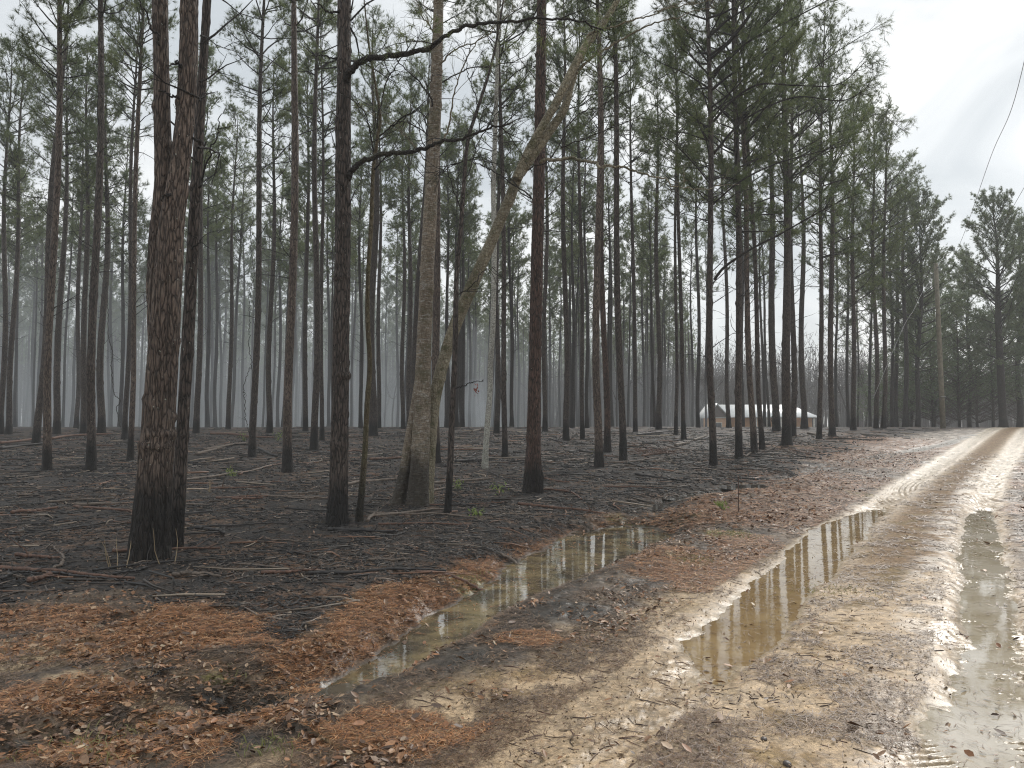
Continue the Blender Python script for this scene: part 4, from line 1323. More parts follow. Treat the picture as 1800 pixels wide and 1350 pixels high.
for i, (px, r) in enumerate([([(948, 286), (975, 281), (1010, 279), (1040, 284), (1060, 293), (1090, 297), (1120, 312), (1165, 322), (1190, 334), (1240, 337), (1300, 325)], .036),
                             ([(1020, 110), (1035, 60), (1090, 40), (1150, 22), (1200, 0)], .030), ([(1010, 130), (1040, 100), (1090, 72), (1140, 52), (1200, 30), (1260, 8)], .030), ([(1150, 22), (1200, 10), (1260, -10)], .014),
                             ([(935, 345), (900, 320), (850, 290), (810, 285), (770, 310)], .016), ([(1168, 322), (1200, 340), (1240, 356), (1290, 345)], .009), ([(930, 300), (970, 270), (1010, 205), (1060, 185), (1130, 150), (1200, 120)], .013), ([(985, 260), (1050, 235), (1120, 205), (1165, 175)], .012)]):
    limb(root, px, dL, dL - 1.2 + .3 * (i % 4), r, .006, M_LEAN if i < 4 else M_LIMB, 'limb', 80 + i, 6, .8, False, 2, 9)

# thin trees in the foreground of the burn
root, d = hero_root(629, 918, 'thin yellowish sapling with a wavy speckled stem between thick pine and mottled trunk', 'sapling_tree')
hero_stem([(630, 928), (634, 880), (641, 800), (645, 720), (650, 640), (646, 560), (647, 480), (652, 400), (656, 300), (664, 240), (668, 200), (650, 90), (640, 0)], d, [pxr(w, d) for w in (15, 12, 10, 9.5, 9, 8.5, 8, 8, 7, 6, 5, 4, 2)], 20, 200, M_SAP, 'trunk', root, .06, 2, 4)
for i, px in enumerate([[(664, 240), (700, 210), (740, 180), (760, 130)], [(660, 270), (640, 200), (600, 160)], [(666, 225), (690, 130), (720, 80)], [(656, 300), (690, 270), (720, 262)]]):
    limb(root, px, d, d - .5, .014, .005, M_LIMB, 'limb', 90 + i, 6, .6, False, 2, 6)
root, d = hero_root(787, 902, 'thin dark tree with a twig of dead red leaves right of the mottled trunk', 'sapling_tree')
hero_stem([(786, 912), (788, 880), (792, 800), (795, 720), (799, 640), (801, 560), (803, 480), (810, 400), (815, 330), (822, 250), (840, 190), (862, 120), (875, 60), (885, 0)], d, [pxr(w, d) for w in (15, 12.5, 11.5, 11, 10.5, 10, 9, 8.5, 8, 7, 6, 5, 4, 3)], 22, 220, M_BARKD, 'trunk', root, .09, 2, 5)
lb = limb(root, [(800, 684), (812, 678), (825, 675), (836, 674), (849, 667)], d, d - .3, .012, .005, M_TWIG, 'limb', 99, 0)
lf = MB()
c0 = at(838, 682, d - .25) - np.array(root.location)
for i in range(9):
    c = c0 + np.array([g_.normal(0, .035), g_.normal(0, .03), g_.normal(-.02, .05)])
    a = unit(g_.normal(0, 1, 3) + np.array([0, 0, -1.2])); b = unit(np.cross(a, g_.normal(0, 1, 3)))
    lf.add([c - a * .045, c + b * .016, c + a * .045, c - b * .016], None, [(0, 1, 2, 3)])
link('dead_leaves', lf.build('dead_leaves', plain('dead_red_leaves', (.30, .09, .06), .6)), root)
for i, px in enumerate([[(812, 380), (790, 310), (770, 300)], [(822, 250), (850, 230), (880, 235), (920, 200)], [(815, 330), (845, 250), (880, 190), (930, 130)], [(840, 190), (820, 120), (830, 60)], [(801, 520), (830, 500), (850, 480), (870, 470)]]):
    limb(root, px, d, d - .4, .012, .004, M_LIMB, 'limb', 110 + i, 6, .7, False, 2, 6)
root, d = hero_root(853, 823, 'slim pale trunk blotched with white lichen standing alone in the centre', 'pale_tree')
hero_stem([(852, 832), (854, 790), (857, 740), (861, 690), (862, 640), (866, 580), (868, 500), (869, 420), (867, 330), (870, 240), (873, 150), (875, 60), (878, -60)], d, [pxr(w, d) for w in (13, 10.5, 10, 9.5, 10, 9.5, 9.5, 9, 9, 8, 7, 6, 3)], 24, 240, M_PALE, 'trunk', root, .08, 2, 4)
for i, px in enumerate([[(868, 520), (890, 500), (930, 480), (960, 490)], [(867, 330), (850, 280), (830, 250)], [(870, 240), (900, 200), (940, 170)]]):
    limb(root, px, d, d - .8, .014, .004, M_LIMB, 'limb', 120 + i, 5, .8, False, 2, 6)

# long limbs on the front pine before the gable and its neighbours
def add_limbs(label_part, specs):
    o = next(v for k_, v in by_label.items() if label_part in k_)
    d = o.location.y
    holder = []
    for i, (px, r) in enumerate(specs):
        # limbs are given in world space; express them in the tree's own frame
        g = np.random.default_rng(140 + i)
        P = np.array([at(p[0], p[1], d - .35 * j) for j, p in enumerate(px)])
        S = smooth_path(P, 8 * len(px))
        mb = MB(); TP, TD = [], []
        mw = o.matrix_basis.inverted() if False else None
        S = S - np.array(o.location)
        lean = o.rotation_euler.y
        S[:, 0] -= math.tan(lean) * S[:, 2]
        mb.tube(S, np.linspace(r, .009, len(S)), 7, True)
        twigs_on(mb, S, .010, g, 13, 1.0, .25, 2, None, TP, TD, .35)
        TP.append(S[-1]); TD.append(unit(S[-1] - S[-2]))
        l = link('limb', mb.build('limb', M_LIMB, True), o)
        lf = MB(); tufts(lf, np.array(TP), np.array(TD), 18, .21, .010, .7, .2)
        link('needles', lf.build('needles', M_NEEDLE), l)
add_limbs('front pine before the left gable', [
    ([(1255, 492), (1275, 468), (1320, 438), (1370, 412), (1430, 378), (1480, 352), (1510, 340)], .05),
    ([(1253, 272), (1290, 228), (1330, 198), (1400, 172), (1480, 178), (1530, 150)], .045),
    ([(1252, 216), (1290, 175), (1335, 150), (1400, 152), (1470, 150), (1520, 110)], .045),
    ([(1252, 140), (1290, 92), (1360, 52), (1450, 5), (1490, -20)], .045),
    ([(1252, 330), (1220, 290), (1180, 250), (1150, 240)], .03),
    ([(1252, 360), (1300, 320), (1360, 290), (1430, 270), (1490, 255)], .035)])
add_limbs('thickest dark pine', [
    ([(1383, 335), (1400, 300), (1440, 270), (1490, 240), (1540, 220)], .06),
    ([(1382, 330), (1372, 290), (1350, 240), (1330, 220)], .05),
    ([(1382, 180), (1420, 130), (1470, 90), (1550, 40)], .05),
    ([(1384, 380), (1440, 330), (1500, 310), (1560, 290)], .04)])
add_limbs('grey pine with low side branch', [
    ([(1462, 560), (1485, 545), (1520, 520), (1560, 490)], .03),
    ([(1461, 300), (1500, 240), (1540, 200), (1590, 230)], .05)])

# ------------------------------------------------------------------ vines
def vine(px, d, r, label, leafy=False, seed=1):
    p0 = at(px[0][0], px[0][1], d)
    P = np.array([at(p[0], p[1], d) for p in px])
    o_loc = P[0]
    S = smooth_path(P - o_loc, 10 * len(px))
    g = np.random.default_rng(seed)
    S[1:] += g.normal(0, .02, S[1:].shape)
    mb = MB(); mb.tube(S, np.full(len(S), r), 5, True)
    twigs_on(mb, S, r * .5, g, 6, .4, 0, 1)
    o = link('vine', mb.build('vine', M_LIMB, True), None, tuple(o_loc))
    tag(o, label, 'vine')
dv = ground_d(443, 803) - .25
vine([(446, 800), (441, 770), (433, 740), (430, 700), (428, 680), (438, 650), (442, 640), (437, 600), (440, 560), (438, 520), (446, 480), (440, 420), (446, 380)], dv, .012, 'dark loose vine hanging down the left side of a pine, left of centre', seed=2)
vine([(213, 755), (205, 720), (212, 705), (200, 690), (196, 650), (195, 640), (198, 620), (191, 590), (189, 540), (188, 490)], 44, .022, 'crooked dangling vine among the smoky trunks between two dark pines on the left', seed=3)
dv = ground_d(1383, 782) - .4
vine([(1378, 770), (1386, 740), (1396, 715), (1402, 690), (1392, 676), (1390, 660), (1396, 650)], dv, .014, 'pale curling vine on the thickest dark pine before the building', seed=4)
vine([(1362, 752), (1356, 735), (1366, 718), (1362, 705)], 42, .018, 'short pale looping vine beside the thick grey pine before the building', seed=5)

# ------------------------------------------------------------------ fallen branches and logs
M_LOGP = plain('weathered_log', (.20, .155, .12), .7, (.07, .055, .045), 22, bmp=.01)
M_LOGD = plain('charred_log', (.045, .040, .038), .6, (.015, .014, .014), 18, bmp=.01)
M_LOGR = plain('rusty_bark_log', (.19, .10, .065), .7, (.06, .035, .028), 22, bmp=.01)
def fallen(px, r, mat, label, group=None, seed=0, twig=2, name='fallen_branch'):
    g = np.random.default_rng(seed)
    P = []
    for (u, v) in px:
        x, y = gp(u, v); P.append((x, y, 0))
    S = smooth_path(np.array(P), 10 * len(px))
    S[:, :2] += g.normal(0, .012, (len(S), 2))
    c = S.mean(0)
    S[:, 2] = height(S[:, 0], S[:, 1])
    S[:, 2] = np.convolve(np.pad(S[:, 2], 3, 'edge'), np.ones(7) / 7, 'valid') + r * .75 + .008
    loc = np.array([c[0], c[1], hz(c[0], c[1])])
    S -= loc
    mb = MB()
    dsp = lambda n, k: 1 + .22 * (np.random.default_rng(seed + 1).random((n, k)) - .5)
    mb.tube(S, np.linspace(r, r * .55, len(S)), 8, True, dsp)
    if twig: twigs_on(mb, S, r * .4, g, twig, .35, .05, 1)
    o = link(name, mb.build(name, mat, True), None, tuple(loc))
    tag(o, label, 'branch' if name == 'fallen_branch' else 'log', group)
    return o
GB = 'fallen branches on the burnt ground'
FB = [
 ([(645, 918), (665, 905), (720, 906), (775, 905), (838, 911)], .028, M_LOGP, 'long pale fallen branch lying in front of the mottled grey trunk'),
 ([(5, 1020), (30, 1010), (70, 1012)], .014, M_LOGD, 'charred stick by the left edge of the picture above the orange needles'),
 ([(130, 890), (175, 889), (215, 888)], .035, M_LOGP, 'pale stick with a charred end left of the twin-stemmed pine foot'),
 ([(20, 904), (60, 900), (102, 896)], .035, M_LOGR, 'brown half-charred stick nearest the left edge, left of the pale stick'),
 ([(95, 1002), (110, 990), (108, 975), (92, 962)], .016, M_LOGP, 'curved pale stick in the black ground at lower left'),
 ([(50, 1027), (68, 1022), (90, 1012)], .030, M_LOGR, 'short orange broken chunk of wood on the black ground at lower left'),
 ([(320, 848), (360, 842), (395, 836), (440, 830), (480, 818)], .040, M_LOGP, 'long bowed branch right of the twin-stemmed pine'),
 ([(408, 883), (440, 884), (462, 884)], .030, M_LOGR, 'short reddish log between twin pine and thick pine'),
 ([(500, 880), (540, 880), (575, 882)], .030, M_LOGP, 'pale straight stick reaching to the left of the thick near pine'),
 ([(345, 800), (375, 792), (390, 790)], .06, M_LOGP, 'stubby pale log just beyond the bowed branch'),
 ([(360, 792), (400, 785), (432, 781)], .06, M_LOGP, 'light brown log pointing at the vine-hung pine'),
 ([(370, 765), (410, 766), (440, 770), (480, 772)], .07, M_LOGR, 'long reddish log left of the vine-hung pine foot'),
 ([(0, 790), (40, 786), (80, 783)], .07, M_LOGD, 'dark log at the left edge, lower of two'),
 ([(0, 780), (35, 776), (75, 770)], .07, M_LOGR, 'brown log at the left edge, upper of two'),
 ([(90, 772), (130, 768), (200, 765)], .07, M_LOGR, 'long brown log lying behind the two left front pines'),
 ([(205, 836), (240, 836)], .035, M_LOGR, 'thin red stick touching the left side of the twin-stemmed pine'),
 ([(455, 790), (475, 800), (488, 805)], .05, M_LOGD, 'short black branch right of the vine-hung pine foot'),
 ([(600, 858), (640, 850), (690, 845), (715, 842)], .045, M_LOGP, 'pale broken branch left of the mottled grey trunk'),
 ([(650, 812), (690, 810), (715, 808)], .05, M_LOGR, 'brown branch behind the mottled grey trunk on its left'),
 ([(755, 852), (800, 848), (850, 844), (868, 843)], .035, M_LOGP, 'straight grey branch between dark thin tree and pale lichen trunk'),
 ([(758, 868), (780, 862), (800, 858)], .03, M_LOGP, 'light stick at the right foot of the mottled trunk'),
 ([(800, 815), (830, 813), (850, 812)], .06, M_LOGD, 'black log left of the pale lichen trunk'),
 ([(860, 830), (880, 838), (895, 842)], .025, M_LOGD, 'charred stick right of the pale lichen trunk foot'),
 ([(955, 864), (990, 866), (1010, 872), (1022, 880)], .025, M_LOGR, 'thin curved stick right of the reddish pine foot'),
 ([(955, 842), (980, 846), (1000, 850)], .03, M_LOGR, 'short brown stick right of the reddish pine'),
 ([(990, 812), (1010, 810), (1020, 813)], .05, M_LOGP, 'pale wedge of wood between reddish pine and moss-footed pine'),
 ([(1105, 815), (1120, 820), (1132, 824)], .04, M_LOGD, 'black stick right of the dark speckled pine foot'),
 ([(1092, 828), (1105, 829), (1116, 830)], .03, M_LOGP, 'pale short stick below the dark speckled pine foot'),
 ([(1188, 786), (1200, 782), (1212, 780)], .07, M_LOGP, 'tan log lying behind the front pine before the gable, left side'),
 ([(1220, 774), (1232, 771), (1243, 768)], .06, M_LOGP, 'tan stick pointing up to the front pine before the gable'),
 ([(1130, 804), (1150, 800), (1170, 798)], .05, M_LOGR, 'brown branch beside the orange brush pile'),
 ([(1380, 792), (1400, 800), (1420, 806)], .035, M_LOGP, 'thin fallen stem below the thickest dark pine, left of two'),
 ([(1395, 791), (1410, 796), (1425, 799)], .035, M_LOGR, 'thin fallen stem below the thickest dark pine, right of two'),
 ([(1310, 805), (1325, 795), (1345, 793), (1370, 782)], .035, M_LOGP, 'crooked pale branch between the middle pines before the roof'),
 ([(1420, 762), (1445, 766)], .06, M_LOGP, 'short pale stick left of the curved black-footed pine'),
 ([(1380, 772), (1400, 768), (1422, 764)], .04, M_LOGP, 'long thin branch behind the thickest dark pine'),
 ([(580, 938), (600, 936), (640, 934)], .014, M_LOGD, 'thin charred stick at the foot of the thick near pine'),
 ([(345, 935), (380, 938), (395, 942)], .03, M_LOGD, 'black chunky stick right of the twin-stemmed pine foot'),
 ([(320, 925), (345, 930), (365, 936)], .016, M_LOGP, 'pale thin stick right of the narrow blackened pine'),
 ([(480, 950), (520, 952), (570, 955)], .012, M_LOGP, 'thin straight stick on black ground left of the thick near pine foot'),
 ([(200, 1010), (240, 1005), (262, 1000)], .016, M_LOGD, 'charred stick in front of the twin-stemmed pine foot'),
 ([(0, 1010), (25, 1014), (45, 1016)], .012, M_LOGP, 'short grey stick at lower left edge of the black ground'),
 ([(218, 1184), (250, 1178), (285, 1174), (298, 1172)], .008, M_LOGP, 'thin tan twig on the litter left of the dark wet patch'),
 ([(252, 1196), (285, 1184), (310, 1176)], .009, M_LOGD, 'dark twig crossing below the thin tan twig'),
 ([(1000, 797), (1020, 795), (1050, 800)], .05, M_LOGD, 'black branch at the left of the moss-footed pine'),
 ([(1120, 765), (1150, 762), (1180, 760)], .05, M_LOGD, 'black branch on the crest between two slim pines'),
 ([(470, 768), (500, 765), (550, 762)], .06, M_LOGD, 'dark log on the crest left of the paired pines'),
 ([(590, 800), (620, 795), (640, 797)], .04, M_LOGR, 'brown stick behind the thick near pine'),
 ([(420, 836), (445, 828), (470, 822), (520, 812)], .03, M_LOGR, 'long thin curved branch before the rough barked pine'),
 ([(830, 760), (845, 756), (862, 758)], .06, M_LOGP, 'pale crooked log just behind the pale lichen trunk'),
]
for i, (px, r, m_, lab) in enumerate(FB):
    fallen(px, r, m_, lab, GB, 900 + i, 0 if r > .055 else 2)
# further sticks strewn between, of the same kinds
zone_sticks = [(-1e9, 430, 'charred stick lying among the black debris left of the vine-hung pine'), (430, 760, 'charred stick lying among the black debris near the thick near pine'), (760, 1060, 'charred stick lying among the black debris around the reddish pine'), (1060, 1e9, 'charred stick lying among the black debris before the building')]
for i in range(110):
    u = rng.uniform(-20, 1420); v = 765 + 250 * rng.uniform(0, 1) ** 1.7
    x, y = gp(u, v)
    if float(burn(np.array([x]), np.array([y]))[0]) < .8: continue
    dd = ground_d(u, v)
    Lp = rng.uniform(.35, 1.7) * F / dd
    an = rng.normal(0, .18)
    px = [(u, v), (u + Lp * .5, v + Lp * .5 * an * .4 + rng.normal(0, .8)), (u + Lp, v + Lp * an * .4)]
    if min(p[1] for p in px) < 757: continue
    fallen(px, rng.uniform(.008, .020) * (1 + dd / 30), [M_LOGP, M_LOGD, M_LOGD, M_LOGR][i % 4], next(l for a, b, l in zone_sticks if a <= u < b), 'charred sticks strewn on the burnt ground', 1200 + i, 3)

# orange brush pile right of centre
mb = MB()
x0, y0 = gp(1150, 800)
for i in range(60):
    an = rng.uniform(0, math.pi); l = rng.uniform(.25, .8)
    c = np.array([rng.normal(0, .45), rng.normal(0, .3), .06 + abs(rng.normal(0, .09))])
    dv_ = np.array([math.cos(an), math.sin(an), rng.normal(0, .25)]) * l / 2
    mb.tube(np.array([c - dv_, c + rng.normal(0, .02, 3), c + dv_]), [.010, .009, .004], 4, False)
o = link('brush_pile', mb.build('brush_pile', M_LOGR), None, (x0, y0, hz(x0, y0)))
tag(o, 'low heap of orange-brown twigs and brush right of the dark speckled pine', 'brush pile')

# ------------------------------------------------------------------ small plants
def sprout(u, v, h, n, label, spread=.5, mat=None, lw=.013, ll=.045):
    x, y = gp(u, v)
    g = np.random.default_rng(int(u * 7 + v))
    o = empty('sprout', (x, y, hz(x, y)), label, 'plant', 'green sprouts on the burnt ground')
    st, lf = MB(), MB()
    for i in range(n):
        d = unit(np.array([g.normal(0, spread), g.normal(0, spread), 1.]))
        pts = [np.zeros(3)]
        for q in range(4):
            d = unit(d + g.normal(0, .15, 3)); pts.append(pts[-1] + d * h * g.uniform(.7, 1.1) / 4)
        pts = np.array(pts); st.tube(pts, np.linspace(.005, .002, 5), 4, False)
        for q in range(9):
            f = g.uniform(.3, 1); c = pts[min(3, int(f * 4))] + g.normal(0, .03, 3)
            a = unit(g.normal(0, 1, 3) + np.array([0, 0, .4])); b = unit(np.cross(a, g.normal(0, 1, 3)))
            lf.add([c, c + a * ll + b * lw, c + 2 * a * ll, c + a * ll - b * lw], None, [(0, 1, 2, 3)])
    link('stems', st.build('stems', M_LIMB), o)
    link('leaves', lf.build('leaves', mat or M_SPROUT), o)
sprout(838, 908, .16, 6, 'bright green sprout at the end of the long pale fallen branch')
sprout(805, 862, .32, 4, 'green sprout just right of the thin dark tree')
sprout(876, 872, .40, 4, 'tall thin green sprout left of the reddish pine')
sprout(488, 778, .7, 7, 'olive green bush on the crest left of the rough barked pine', .4)
sprout(430, 778, .55, 5, 'olive sprig beside the vine-hung pine foot', .4)
sprout(410, 838, .35, 6, 'low tan-green weed on the black ground between twin pine and vine-hung pine')
sprout(1050, 812, .55, 9, 'pale moss and fern tuft around the foot of the moss-footed pine', .25, M_GRASS)
sprout(1268, 905, .12, 5, 'small green weed in the mud left of the thin stake')
M_DRY = plain('dry_stem', (.33, .25, .15), .7)
def dry(u, v, h, n, label):
    x, y = gp(u, v); g = np.random.default_rng(int(u))
    mb = MB()
    for i in range(n):
        d = unit(np.array([g.normal(0, .22), g.normal(0, .2), 1.])); pts = [np.array([g.normal(0, .05), g.normal(0, .04), -.02])]
        for q in range(5):
            d = unit(d + g.normal(0, .12, 3)); pts.append(pts[-1] + d * h * g.uniform(.75, 1.1) / 5)
        mb.tube(np.array(pts), np.linspace(.006, .002, 6), 5, False)
    o = link('dry_stems', mb.build('dry_stems', M_DRY), None, (x, y, hz(x, y)))
    tag(o, label, 'plant')
dry(205, 1000, .42, 4, 'dry upright stems left of the twin-stemmed pine foot')
dry(298, 992, .50, 2, 'tan bent stem rising against the narrow blackened pine')
dry(370, 868, .35, 4, 'thin pale wispy stems right of the twin-stemmed pine')
def grass(u, v, h, n, label, rad=.07):
    x, y = gp(u, v); g = np.random.default_rng(int(u + v))
    V = []; 
    for i in range(n):
        p = np.array([g.normal(0, rad), g.normal(0, rad), 0]); d = unit(np.array([g.normal(0, .6), g.normal(0, .6), 1.]))
        s_ = unit(np.cross(d, [g.normal(), g.normal(), 0])) * .0028; l = h * g.uniform(.5, 1.1)
        mid = p + d * l * .6; tip = mid + unit(d + np.array([d[0], d[1], -.5])) * l * .4
        V.append([p - s_, p + s_, mid + s_ * .8, mid - s_ * .8, tip])
    V = np.array(V); m = len(V)
    b = np.arange(m)[:, None] * 5
    o = link('grass_tuft', mesh_np('grass_tuft', V.reshape(-1, 3), [b + np.array([[0, 1, 2, 3]]), b + np.array([[3, 2, 4]])], M_GRASS), None, (x, y, hz(x, y)))
    tag(o, label, 'grass tuft', 'grass tufts in the litter')
for (u, v, h, n, lab) in [(152, 1295, .09, 60, 'bright green grass tuft at lower left'), (180, 1332, .07, 50, 'pale grass tuft at the bottom edge, lower left'), (60, 1312, .05, 40, 'small grass tuft at the lower left corner'), (235, 1260, .06, 40, 'sparse yellow grass below the dark wet patch'), (470, 1320, .07, 60, 'dry grass clump at the bottom left of centre'), (1285, 940, .06, 160, 'yellow-green mossy grass strip below the thin stake'), (1215, 985, .06, 120, 'yellowish grass patch between ditch puddle and road'),
                          (1110, 906, .06, 90, 'small green-yellow grass patch above the ditch puddle'), (1440, 1040, .05, 80, 'olive grass in the middle of the road'), (1500, 1040, .05, 80, 'brown-green grass on the road centre strip'), (830, 1000, .06, 80, 'grass among the leaves above the left shore of the ditch puddle'), (400, 1180, .05, 50, 'tan grass at the left edge of the dark wet patch'), (850, 1010, .05, 60, 'thin grass left of the ditch puddle')]:
    grass(u, v, h, n, lab, .07 if n < 70 else .16)

# ------------------------------------------------------------------ stones and clods
M_STONE = plain('tan_stone', (.34, .24, .15), .55, (.16, .10, .07), 30, bmp=.004)
M_STONED = plain('dark_stone', (.10, .08, .07), .5, (.05, .04, .035), 30, bmp=.004)
def stone(u, v, r, label, mat):
    x, y = gp(u, v); g = np.random.default_rng(int(u * 3 + v))
    th = np.linspace(0, math.pi, 9); ph = np.arange(14) * 2 * math.pi / 14
    V = []
    sc = np.array([1, g.uniform(.6, .9), g.uniform(.45, .6)])
    for t_ in th:
        for p_ in ph:
            q = np.array([math.sin(t_) * math.cos(p_), math.sin(t_) * math.sin(p_), math.cos(t_)])
            k_ = 1 + .35 * (float(vn(np.array([q[0] * 1.6 + u]), np.array([q[1] * 1.6 + q[2] * 1.2]), 3)[0]) - .5)
            V.append(q * sc * r * k_)
    n = 14
    i = np.arange(8)[:, None] * n; j = np.arange(n)[None, :]; j2 = (j + 1) % n
    Q = np.stack([i + j, i + n + j, i + n + j2, i + j2], -1).reshape(-1, 4)
    o = link('stone', mesh_np('stone', np.array(V), [Q], mat, True), None, (x, y, hz(x, y) + r * .2))
    o.rotation_euler = (0, 0, u)
    tag(o, label, 'stone', 'stones on the track')
for (u, v, r, m_, lab) in [(1343, 1300, .020, M_STONED, 'dark brown stone on the sandy track near the bottom'), (1384, 1346, .026, M_STONED, 'grey half-buried stone at the bottom edge of the picture'), (1242, 1325, .018, M_STONE, 'orange-brown stone at the bottom, left one of a pair'), (1252, 1338, .020, M_STONE, 'tan stone at the bottom edge, right one of a pair'), (1234, 1290, .013, M_STONE, 'small tan pebble left of the dark brown stone'), (1453, 1072, .016, M_STONE, 'pale pebble in the middle of the road'),
                           (1410, 1198, .014, M_STONE, 'flat yellow pebble on the track'), (1595, 1134, .014, M_STONE, 'reddish pebble at the edge of the right rut'), (1400, 1166, .016, M_STONED, 'dark clod of bark on the track')]:
    stone(u, v, r, lab, m_)

# ------------------------------------------------------------------ stake
M_RUST = plain('rusty_iron', (.10, .045, .03), .7, (.04, .025, .02), 40, metal=.3)
xs, ys = gp(1298, 905)
mb = MB(); mb.tube(np.array([[0, 0, -.05], [.003, 0, .3], [.012, 0, .62]]), [.008, .008, .008], 8); mb.tube(np.array([[.006, 0, .625], [.018, 0, .628]]), [.012, .012], 8)
o = link('stake', mb.build('stake', M_RUST), None, (xs, ys, hz(xs, ys)))
tag(o, 'thin rusty iron stake standing in the mud between puddle and road', 'stake')

# ------------------------------------------------------------------ utility pole and wires
M_POLE = plain('weathered_pole_wood', (.26, .23, .17), .75, (.13, .115, .085), 5, bmp=.004)
dP = 50.0
pb = at(1658, 755, dP); pt = at(1645, 463, dP)
zb = hz(pb[0], dP)
o_p = empty('utility_pole', (pb[0], dP, zb), 'tall bare weathered utility pole beside the road leaning slightly left', 'pole')
top = pt - np.array([pb[0], dP, zb])
mb = MB(); mb.tube(np.array([[0, 0, -.4], list(top * .33), list(top * .66), list(top)]), [.17, .155, .14, .125], 14)
link('post', mb.build('post', M_POLE, True), o_p)
mb = MB(); c = top * .97; mb.tube(np.array([c + [-.02, -.16, 0], c + [-.02, -.30, 0]]), [.035, .03], 10); mb.tube(np.array([c + [-.02, -.30, -.05], c + [-.02, -.30, .05]]), [.04, .04], 10)
link('insulator', mb.build('insulator', plain('dull_metal', (.25, .25, .25), .5), True), o_p)
mb = MB(); c = top * .19; mb.box(c[0] - .16, c[0] + .16, -.19, -.15, c[2] - .03, c[2] + .03)
link('band', mb.build('band', plain('grey_metal_band', (.3, .3, .28), .5)), o_p)
M_WIRE = plain('wire_metal', (.40, .40, .40), .5)
def wire(P, r, label, seed=0):
    P = np.array(P); o_ = P[0].copy()
    mb = MB(); mb.tube(smooth_path(P - o_, 60), np.full(60, r), 5)
    o = link('wire', mb.build('wire', M_WIRE, True), None, tuple(o_)); tag(o, label, 'wire', 'overhead wires')
wt = at(1646, 470, dP)
wire([wt + [0, -.3, 0], at(1683, 437, 41), at(1740, 280, 28), at(1800, 110, 20.5), (4.8, 4, 13.2), (-3, -14, 16)], .009, 'long overhead wire from the utility pole up to the right edge')
wire([at(1700, 545, 78), at(1727, 470, 58), at(1755, 412, 47), at(1800, 330, 38), (14, 14, 13.4), (2, -12, 15)], .012, 'overhead wire rising at the far right above the evergreens, right one of two')
wire([at(1640, 490, dP - .1), at(1624, 509, 48.5), at(1606, 545, 46.5), at(1587, 577, 45), at(1535, 700, 41)], .009, 'slack wire running down to the left from the utility pole')

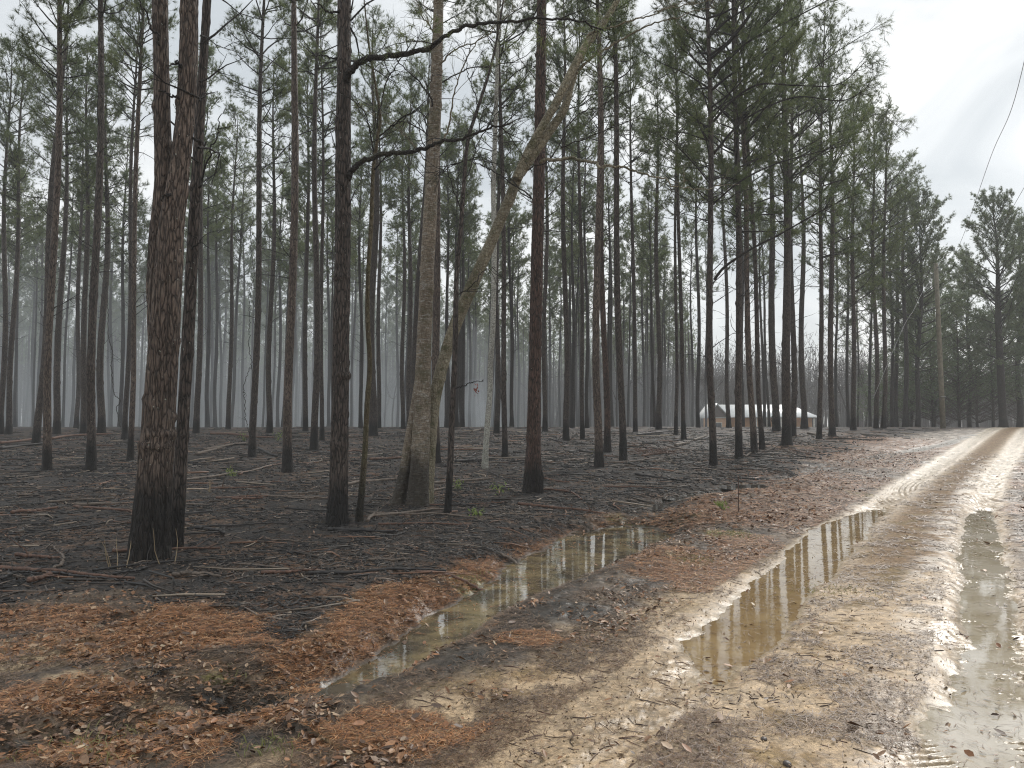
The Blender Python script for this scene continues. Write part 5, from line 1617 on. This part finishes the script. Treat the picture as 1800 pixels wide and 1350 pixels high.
# ------------------------------------------------------------------ house beyond the wood
def house():
    D = 100.0
    s = D / F
    def X(u): return (u - 900) * s
    zg = hz(X(1340), D)
    o = empty('house', (X(1340), D, zg), 'low tan house with bright white metal roof seen between the pine trunks', 'house')
    cx = X(1340)
    M_WALL = plain('tan_brick_wall', (.66, .40, .23), .8, (.56, .33, .19), 3)
    M_ROOF = plain('white_metal_roof', (.93, .94, .94), .25, (.88, .90, .90), .6)
    M_TRIM = plain('white_trim', (.78, .76, .70), .5)
    M_DARK = plain('brown_gable_boards', (.17, .12, .09), .8)
    M_GLASS = plain('dark_window_glass', (.03, .035, .04), .1)
    ez = 1.6 + (748 - 733.5) * s - zg          # eave height over the ground
    rz = 1.6 + (748 - 711) * s - zg
    x0, x1 = X(1262) - cx, X(1430) - cx         # main wing walls
    mb = MB(); mb.box(x0, x1, .6, 7.4, -.3, ez - .1); link('wall', mb.build('wall', M_WALL), o)
    # hipped main roof
    ex0, ex1 = X(1254) - cx, X(1438.5) - cx
    r0, r1 = X(1254.2) - cx, X(1408) - cx
    mb = MB()
    mb.add([(ex0, -.2, ez), (ex1, -.2, ez), (ex1, 8.2, ez), (ex0, 8.2, ez), (r0, 4, rz), (r1, 4, rz), (ex0, -.2, ez - .14), (ex1, -.2, ez - .14), (ex1, 8.2, ez - .14), (ex0, 8.2, ez - .14)],
           [(1, 2, 5), (3, 0, 4)], [(0, 1, 5, 4), (2, 3, 4, 5), (6, 7, 1, 0), (7, 8, 2, 1), (8, 9, 3, 2), (9, 6, 0, 3), (9, 8, 7, 6)])
    link('roof', mb.build('roof', M_ROOF), o)
    # front gable wing at the left
    g0, g1, gc = X(1236) - cx, X(1275.5) - cx, X(1254) - cx
    mb = MB(); mb.box(X(1238) - cx, X(1274) - cx, -1.6, .597, -.3, ez - .1); w2 = link('gable_wing', mb.build('gable_wing', M_WALL), o)
    mb = MB(); mb.add([(X(1238) - cx, -1.62, ez - .1), (X(1274) - cx, -1.62, ez - .1), (gc, -1.62, rz - .22), (X(1238) - cx, -1.5, ez - .1), (X(1274) - cx, -1.5, ez - .1), (gc, -1.5, rz - .22)], [(0, 1, 2), (5, 4, 3)], [(0, 2, 5, 3), (1, 4, 5, 2)])
    link('gable', mb.build('gable', M_DARK), w2)
    mb = MB()
    th = .12
    for (a, b) in (((g0, ez - .12), (gc, rz)), ((gc, rz), (g1 + .05, ez - .12))):
        V = [(a[0], -2.0, a[1]), (b[0], -2.0, b[1]), (b[0], 3.9, b[1]), (a[0], 3.9, a[1]), (a[0], -2.0, a[1] - th), (b[0], -2.0, b[1] - th), (b[0], 3.9, b[1] - th), (a[0], 3.9, a[1] - th)]
        mb.add(V, None, [(0, 1, 2, 3), (7, 6, 5, 4), (0, 4, 5, 1), (3, 2, 6, 7), (0, 3, 7, 4), (1, 5, 6, 2)])
    link('gable_roof', mb.build('gable_roof', M_ROOF), w2)
    mb = MB(); mb.box(X(1237) - cx, X(1275) - cx, -1.66, -1.625, ez - .22, ez - .10); link('gable_trim', mb.build('gable_trim', M_TRIM), w2)
    for u in (1329, 1348, 1372, 1430):
        mb = MB(); xx = X(u) - cx; mb.box(xx - .09, xx + .09, -.1, .08, -.3, ez - .142); link('post', mb.build('post', M_TRIM), o)
    for u in (1256, 1300, 1382, 1416):
        yy = -1.63 if u < 1270 else .575
        xx = X(u) - cx
        mb = MB(); mb.box(xx - .5, xx + .5, yy - .03, yy + .02, .9, 1.95); f_ = link('window', mb.build('window', M_TRIM), o)
        mb = MB(); mb.box(xx - .42, xx + .42, yy - .05, yy - .032, .98, 1.87); link('pane', mb.build('pane', M_GLASS), f_)
house()

# ------------------------------------------------------------------ haze and smoke
def vol_mat(name, dens, col, aniso=0.0):
    m = bpy.data.materials.new(name); m.use_nodes = True
    nt = m.node_tree; nt.nodes.clear()
    out = nt.nodes.new('ShaderNodeOutputMaterial'); v = nt.nodes.new('ShaderNodeVolumePrincipled')
    v.inputs['Color'].default_value = (*col, 1); v.inputs['Density'].default_value = dens; v.inputs['Anisotropy'].default_value = aniso
    nt.links.new(v.outputs[0], out.inputs['Volume'])
    return m
mb = MB(); mb.box(-330, 330, -60, 330, -3.5, 30)
hz_o = link('haze', mb.build('haze', vol_mat('thin_haze', .0013, (.95, .97, .99))))
tag(hz_o, kind='stuff')
def smoke(name, c, rad, dens, label=None):
    th = np.linspace(0, math.pi, 17); n = 28; ph = np.arange(n) * 2 * math.pi / n
    V = []
    for t_ in th:
        for p_ in ph:
            V.append((rad[0] * math.sin(t_) * math.cos(p_), rad[1] * math.sin(t_) * math.sin(p_), rad[2] * math.cos(t_)))
    i = np.arange(16)[:, None] * n; j = np.arange(n)[None, :]; j2 = (j + 1) % n
    Q = np.stack([i + j, i + n + j, i + n + j2, i + j2], -1).reshape(-1, 4)
    o = link(name, mesh_np(name, np.array(V), [Q], vol_mat(name + '_volume', dens, (.88, .94, 1.0))), None, c)
    tag(o, kind='stuff')
smoke('smoke', (-34, 74, 2.0), (38, 28, 17), .0075)
smoke('smoke', (-30, 76, 1.0), (30, 20, 8.0), .0055)
smoke('smoke', (-3, 78, 1.5), (25, 16, 10.0), .006)
x_ = at(842, 700, 62)
smoke('smoke', (x_[0], 62, 2.4), (2.3, 2.6, 3.0), .035)
smoke('smoke', (x_[0] + .5, 62.5, 2.0), (1.0, 1.3, 1.7), .07)
smoke('smoke', (x_[0] - .6, 63, 3.9), (1.1, 1.4, 1.5), .04)
